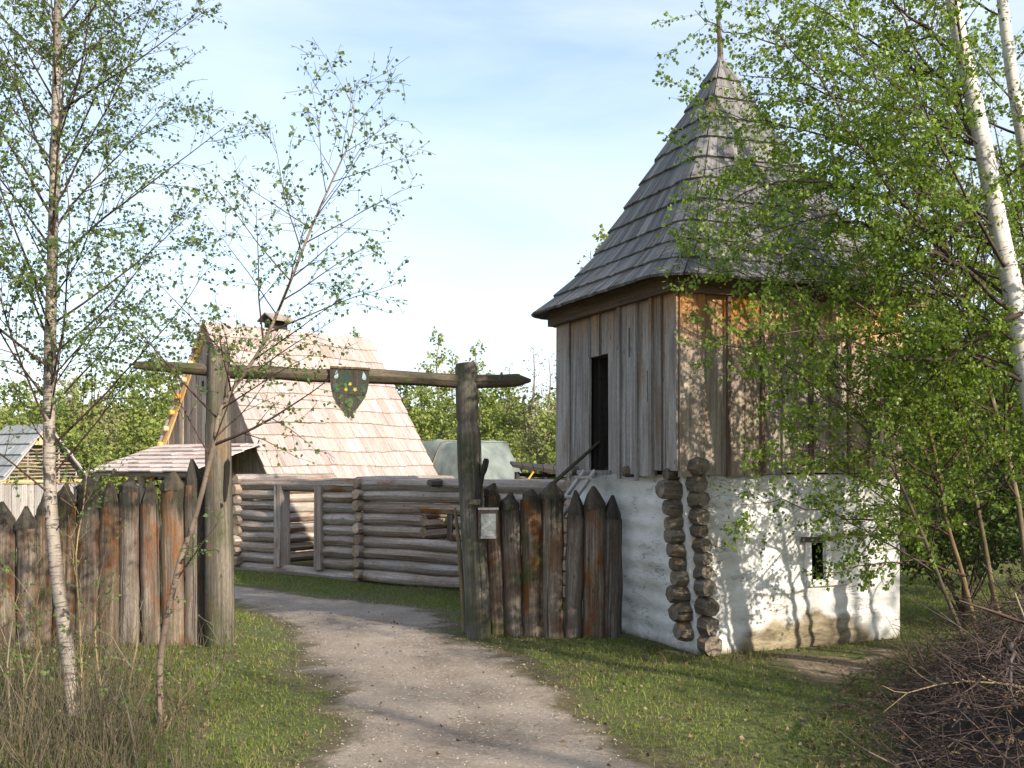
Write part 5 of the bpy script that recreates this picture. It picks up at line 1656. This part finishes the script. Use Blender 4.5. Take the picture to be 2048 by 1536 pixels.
def lawn_mask(x, y, rs):
    sd = poly_sd(x, y, PATH) + 0.26 * fbm(x, y, 2.2, 0.3) + 0.10 * fbm(x, y, 8.0, 1.3) + 0.17
    pr = np.clip(1 - (sd + 0.22) / 0.5, 0.015, 1.0) ** 1.3
    so = poly_sd(x, y, SOIL) + 0.16 * fbm(x, y, 2.2, 0.3) + 0.08 * fbm(x, y, 8.0, 1.3)
    pr *= np.clip(1 - (so + 0.3) / 0.5, 0.04, 1)
    pr *= np.where(poly_sd(x, y, BRUSH) > 0.25, 0, 1)
    pr *= np.where(poly_sd(x, y, foot_l) > 0.03, 0, 1)
    wl = poly_sd(x, y, WILD)
    pr *= np.where(wl > 0.1, 0.35, 1)
    pr *= 0.5 + 0.5 * np.clip(0.75 + 0.9 * fbm(x, y, 1.6, 8.0), 0.15, 1)
    inside = (np.abs(x) < y * 0.56 + 1.2)
    return (rs.rand(len(x)) < pr) & inside
def lawn_tint(x, y, rs):
    t = 0.22 + 0.28 * rs.rand(len(x)) + 0.30 * fbm(x, y, 1.4, 1.0) + 0.12 * fbm(x, y, 5.0, 3.0)
    sd = poly_sd(x, y, PATH)
    t += np.clip(1 - np.abs(sd) / 0.5, 0, 1) * 0.22
    dry = rs.rand(len(x)) < 0.16
    return np.where(dry, rs.uniform(0.7, 1.0, len(x)), t)
v, f, tn = blades(330000, (-9.5, 9.5), (5.0, 20.5), 0.014, 0.046, 0.004, 0.008, 91, lawn_mask, 0.9, lawn_tint)
tag(link('grass', np_mesh('grass', v, f, tint=tn), M['grass']), 'short trodden spring grass on both sides of the path', 'grass', kind='stuff')

def tuft_mask(x, y, rs):
    return lawn_mask(x, y, rs) & (fbm(x, y, 3.3, 9.0) + 0.5 * fbm(x, y, 11.0, 2.0) > 0.28)
v, f, tn = blades(46000, (-9.5, 9.5), (5.0, 16.0), 0.03, 0.10, 0.003, 0.007, 94, tuft_mask, 0.8, lawn_tint)
tag(link('grass_tufts', np_mesh('grass_tufts', v, f, tint=tn), M['grass']), 'scattered taller grass tufts in the short turf', 'grass', kind='stuff')

def wild_mask(x, y, rs):
    wl = poly_sd(x, y, WILD) + 0.25 * fbm(x, y, 1.5, 2.0)
    return rs.rand(len(x)) < np.clip(wl / 0.5, 0, 1) * np.clip(0.55 + fbm(x, y, 2.0, 5.0), 0.1, 1)
v, f, tn = blades(26000, (-8, -1.3), (4.6, 12.2), 0.04, 0.20, 0.003, 0.007, 92, wild_mask, 0.45, lambda x, y, rs: np.where(rs.rand(len(x)) < 0.5, rs.uniform(0, 0.45, len(x)), rs.uniform(0.5, 1, len(x))))
tag(link('dry_grass', np_mesh('dry_grass', v, f, tint=tn), M['dry_grass']), 'tall straw-coloured grass and weeds around the left birch', 'grass', kind='stuff')

# dry weeds along the feet of palisade and tower
def weed_mask(x, y, rs):
    d = np.full(x.shape, 9.0)
    for a, b_ in ((ground(1000, 1276), ground(1235, 1262)), (ground(1245, 1258), ground(1362, 1318)), (ground(1362, 1318), ground(1540, 1312)), (ground(-60, 1300), ground(420, 1296))):
        ex, ey = b_.x - a.x, b_.y - a.y
        tt = np.clip(((x - a.x) * ex + (y - a.y) * ey) / (ex * ex + ey * ey), 0, 1)
        d = np.minimum(d, np.hypot(x - a.x - tt * ex, y - a.y - tt * ey))
    return (rs.rand(len(x)) < np.clip(1 - d / 0.3, 0, 1) * np.clip(0.5 + fbm(x, y, 3.0, 6.0), 0.05, 1)) & (poly_sd(x, y, foot_l) < 0.0)
v, f, tn = blades(60000, (-5.5, 4), (10.0, 13.6), 0.02, 0.12, 0.003, 0.007, 93, weed_mask, 0.9, lambda x, y, rs: np.where(rs.rand(len(x)) < 0.35, rs.uniform(0, 0.3, len(x)), rs.uniform(0.4, 0.9, len(x))))
tag(link('foot_weeds', np_mesh('foot_weeds', v, f, tint=tn), M['dry_grass']), 'brown and green weeds along the foot of palisades and tower', 'weeds', kind='stuff')

# fallen leaves and pebbles
def scatter_flat(name, n, xr, yr, size, mat, label, cat, seed, maskf, flat_=0.25):
    rs = np.random.RandomState(seed)
    x = rs.uniform(*xr, n); y = rs.uniform(*yr, n)
    k = maskf(x, y, rs); x, y = x[k], y[k]; n = len(x)
    d = rs.normal(size=(n, 3)); d[:, 2] *= flat_
    pos = np.stack([x, y, gz(x, y) + 0.018 + 0.006 * rs.rand(n)], 1)
    me = leaf_mesh(name, pos, d, rs.uniform(*size, n), rs.rand(n), seed)
    tag(link(name, me, mat), label, cat, kind='stuff')
scatter_flat('fallen_leaves', 9000, (-6, 5), (5.5, 14), (0.018, 0.042), M['dead_leaf'], 'brown fallen leaves strewn over grass and path', 'leaves', 95, lambda x, y, rs: (np.abs(x) < y * 0.55 + 0.6) & (rs.rand(len(x)) < np.where(poly_sd(x, y, WILD) > 0, 1.0, np.where(poly_sd(x, y, PATH) > 0, 0.12, 0.4))) & (poly_sd(x, y, foot_l) < 0))
rs = np.random.RandomState(96)
x = rs.uniform(-3, 2.5, 9000); y = rs.uniform(5.2, 15.5, 9000)
k = poly_sd(x, y, PATH) + 0.26 * fbm(x, y, 2.2, 0.3) > -0.05; x, y = x[k], y[k]; n = len(x)
s = rs.uniform(0.003, 0.011, n)[:, None]
c = np.stack([x, y, gz(x, y) + 0.014], 1)
oct_ = np.array([[1, 0, 0], [0, 1, 0], [-1, 0, 0], [0, -1, 0], [0, 0, 0.7]])
v = (c[:, None, :] + oct_[None] * s[:, None, :] * rs.uniform(0.7, 1.3, (n, 5, 1))).reshape(-1, 3)
i = np.arange(n)[:, None] * 5
f = np.concatenate([i + np.array([[a, (a + 1) % 4, 4]]) for a in range(4)], 0)
tag(link('pebbles', np_mesh('pebbles', v, f, tint=np.repeat(rs.rand(n), 5)), M['pebble']), 'small pale pebbles on the sandy path', 'pebbles', kind='stuff')

# ------------------------------------------------------------------ undergrowth on the left
r = random.Random(51)
ORD2 = ['first', 'second', 'third', 'fourth', 'fifth', 'sixth', 'seventh', 'eighth', 'ninth', 'tenth', 'eleventh', 'twelfth', 'thirteenth', 'fourteenth', 'fifteenth']
stems = [((166, 1420), (160, 1250), (152, 1112), (167, 1010), (174, 940)), ((60, 1450), (75, 1300), (66, 1180)), ((215, 1440), (195, 1330), (190, 1225), (200, 1150)), ((25, 1480), (15, 1330), (28, 1230)), ((250, 1450), (262, 1350), (275, 1280), (272, 1210)),
         ((105, 1500), (150, 1440), (190, 1395), (225, 1330)), ((130, 1510), (170, 1460), (235, 1400)), ((300, 1460), (370, 1420), (440, 1350), (448, 1255)), ((240, 1500), (205, 1420), (190, 1330)), ((40, 1520), (45, 1400), (85, 1290)), ((-30, 1470), (-25, 1300), (10, 1190)), ((90, 1420), (82, 1300), (62, 1215)), ((180, 1500), (165, 1390), (185, 1270), (240, 1150)), ((330, 1460), (355, 1410), (375, 1385)), ((275, 1530), (262, 1450), (240, 1370)), ((10, 1300), (40, 1180), (110, 1080))]
for i, q in enumerate(stems):
    base = ground(q[0][0], q[0][1])
    t = Tree(500 + i, kids=(5.0, 3.0), leaf_step=0.075, cluster=(1, 2), leaf=(0.022, 0.04), up=0.03, droop=-0.02, wander=0.25, angle=(25, 50), ratio=(0.3, 0.55), bare=0.12)
    pts = [at(x, y, base.y) for x, y in q]
    pts[0].z = -0.03
    m = len(pts)
    o_, r_ = t.stem(pts, [0.0125 * (1 - 0.75 * k / (m - 1)) * r.uniform(0.7, 1.1) for k in range(m)], 5)
    L = sum((o_[k + 1] - o_[k]).length for k in range(len(o_) - 1))
    t.limbs(o_, r_, int(3 + L * 4), 0.2, 0.97, (0.25, 0.55), ang=(22, 45), taper=0.4)
    rank = sorted(range(1, len(stems)), key=lambda j: stems[j][0][0]).index(i) if i else 0
    t.finish('sapling', 'sapling stem beside the trunk of the left birch' if i == 0 else f'thin bare sapling before the left palisade, {ORD2[rank]} from the left', 'sapling', base, M['stem'], M['leaf_left'], 'bare saplings in the undergrowth', M['stem'])
# dry stalks too many to count
mb = MB()
for k in range(800):
    px = r.uniform(-180, 430) if k % 3 else r.uniform(-100, 300); py = r.uniform(1290, 1640)
    p = ground(px, py)
    if p.y > 11.3: continue
    h = r.uniform(0.15, 0.75) * (1.0 if px < 300 else 0.6)
    d = V((r.gauss(0, 0.22), r.gauss(0, 0.22), 1)).normalized()
    pts = [p - UP * 0.02]
    for j in range(4):
        d = (d + V((r.gauss(0, .12), r.gauss(0, .12), 0))).normalized()
        pts.append(pts[-1] + d * (h / 4))
    mb.tube(pts, [0.0035, 0.003, 0.0026, 0.002, 0.001], n=3, cap0=None, cap1=None)
    if r.random() < 0.5:
        d2 = (d + V((r.gauss(0, .6), r.gauss(0, .6), 0.2))).normalized()
        mb.tube([pts[2], pts[2] + d2 * h * 0.22, pts[2] + d2 * h * 0.4 + UP * 0.03], [0.0022, 0.0018, 0.001], n=3, cap0=None, cap1=None)
tag(mb.build('dry_stalks', M['stem']), 'thin dry weed stalks standing around the left birch', 'weeds', kind='stuff')

# ------------------------------------------------------------------ brush pile on the right
def bh(x, y):
    sd = float(poly_sd(np.array([x]), np.array([y]), BRUSH)[0])
    t = max(0.0, min(1.0, (sd + 0.05) / 1.35))
    return 0.62 * (t * t * (3 - 2 * t)) ** 0.85
bp = thing('brush_pile', 'heap of dark reddish cut brushwood in the lower right corner', 'brushwood', (4.2, 8.0, 0))
X, Yg = np.meshgrid(np.arange(1.8, 7.4, 0.14), np.arange(4.4, 10.8, 0.14))
sd = poly_sd(X, Yg, BRUSH)
tt = np.clip((sd + 0.05) / 1.35, 0, 1)
Z = 0.62 * (tt * tt * (3 - 2 * tt)) ** 0.85 - 0.10 + 0.16 * tt * fbm(X, Yg, 3.0, 1.0) + 0.05 * fbm(X, Yg, 11.0, 2.0) - 0.05 * (sd < 0.02)
ii = np.arange(X.size).reshape(X.shape)
qd = np.stack([ii[:-1, :-1].ravel(), ii[:-1, 1:].ravel(), ii[1:, 1:].ravel(), ii[1:, :-1].ravel()], 1)
link('shade_mound', np_mesh('shade_mound', np.stack([X.ravel() - 4.2, Yg.ravel() - 8.0, Z.ravel()], 1), qd, smooth=True), M['litter'], bp)  # mound added under the twigs to block light, its shade painted in
r = random.Random(77)
def twig(mb, rad, L, px=None, up=0.34):
    for _ in range(40):
        x, y = r.uniform(1.8, 6.6), r.uniform(5.2, 10.6)
        h = bh(x, y)
        if h > 0.03: break
    a = r.gauss(2.6, 1.1)
    d = V((math.cos(a), math.sin(a), r.gauss(0.04, up))).normalized()
    p = V((x, y, h + r.uniform(-0.08, 0.34) * min(1, h * 3))) - d * L * 0.5
    p.z = max(p.z, 0.01)
    pts = [p.copy()]
    for j in range(5):
        d = (d + V((r.gauss(0, .24), r.gauss(0, .24), r.gauss(0.02, .2)))).normalized()
        q = pts[-1] + d * (L / 5)
        q.z = max(q.z, 0.012)
        pts.append(q)
    mb.tube(pts, [rad * (1 - 0.72 * j / 5) for j in range(6)], n=4 if rad > 0.006 else 3, cap0=None, cap1=None)
    return pts
mb = MB()
for k in range(3400):
    pts = twig(mb, 0.0018 + 0.0062 * r.random() ** 2, r.uniform(0.2, 0.9))
tag(mb.build('twigs', M['twig'], bp), kind='stuff')
for k in range(70):
    mb = MB(); sp = twig(mb, r.uniform(0.007, 0.02), r.uniform(0.5, 1.4), up=0.2)
    for j in (1, 2, 3, 4):
        d2 = ((sp[j + 1] - sp[j]).normalized() + V((r.gauss(0, .6), r.gauss(0, .6), r.gauss(0.1, .4)))).normalized()
        l2 = r.uniform(0.12, 0.4)
        mb.tube([sp[j], sp[j] + d2 * l2 * 0.5, sp[j] + d2 * l2 + UP * 0.03], [0.005, 0.004, 0.0015], n=3, cap0=None, cap1=None)
    mb.build('stick', r.choice((M['twig'], M['twig'], M['stem'])), bp)

rs = np.random.RandomState(97)
n = 5200
x = rs.uniform(1.6, 6.6, n); y = rs.uniform(5.0, 10.8, n)
sd_ = poly_sd(x, y, BRUSH)
k = sd_ > -0.35
x, y, sd_ = x[k], y[k], sd_[k]; n = len(x)
tt = np.clip((sd_ + 0.05) / 1.35, 0, 1)
z = np.maximum(0.62 * (tt * tt * (3 - 2 * tt)) ** 0.85 - 0.09 + 0.16 * tt * fbm(x, y, 3.0, 1.0), gz(x, y)) + rs.uniform(0.015, 0.07, n)
d = rs.normal(size=(n, 3)); d[:, 2] *= 0.5
tag(link('litter_leaves', leaf_mesh('litter_leaves', np.stack([x - 4.2, y - 8.0, z], 1), d, rs.uniform(0.02, 0.05, n), rs.rand(n) * 0.8, 97), M['dead_leaf'], bp), kind='stuff')
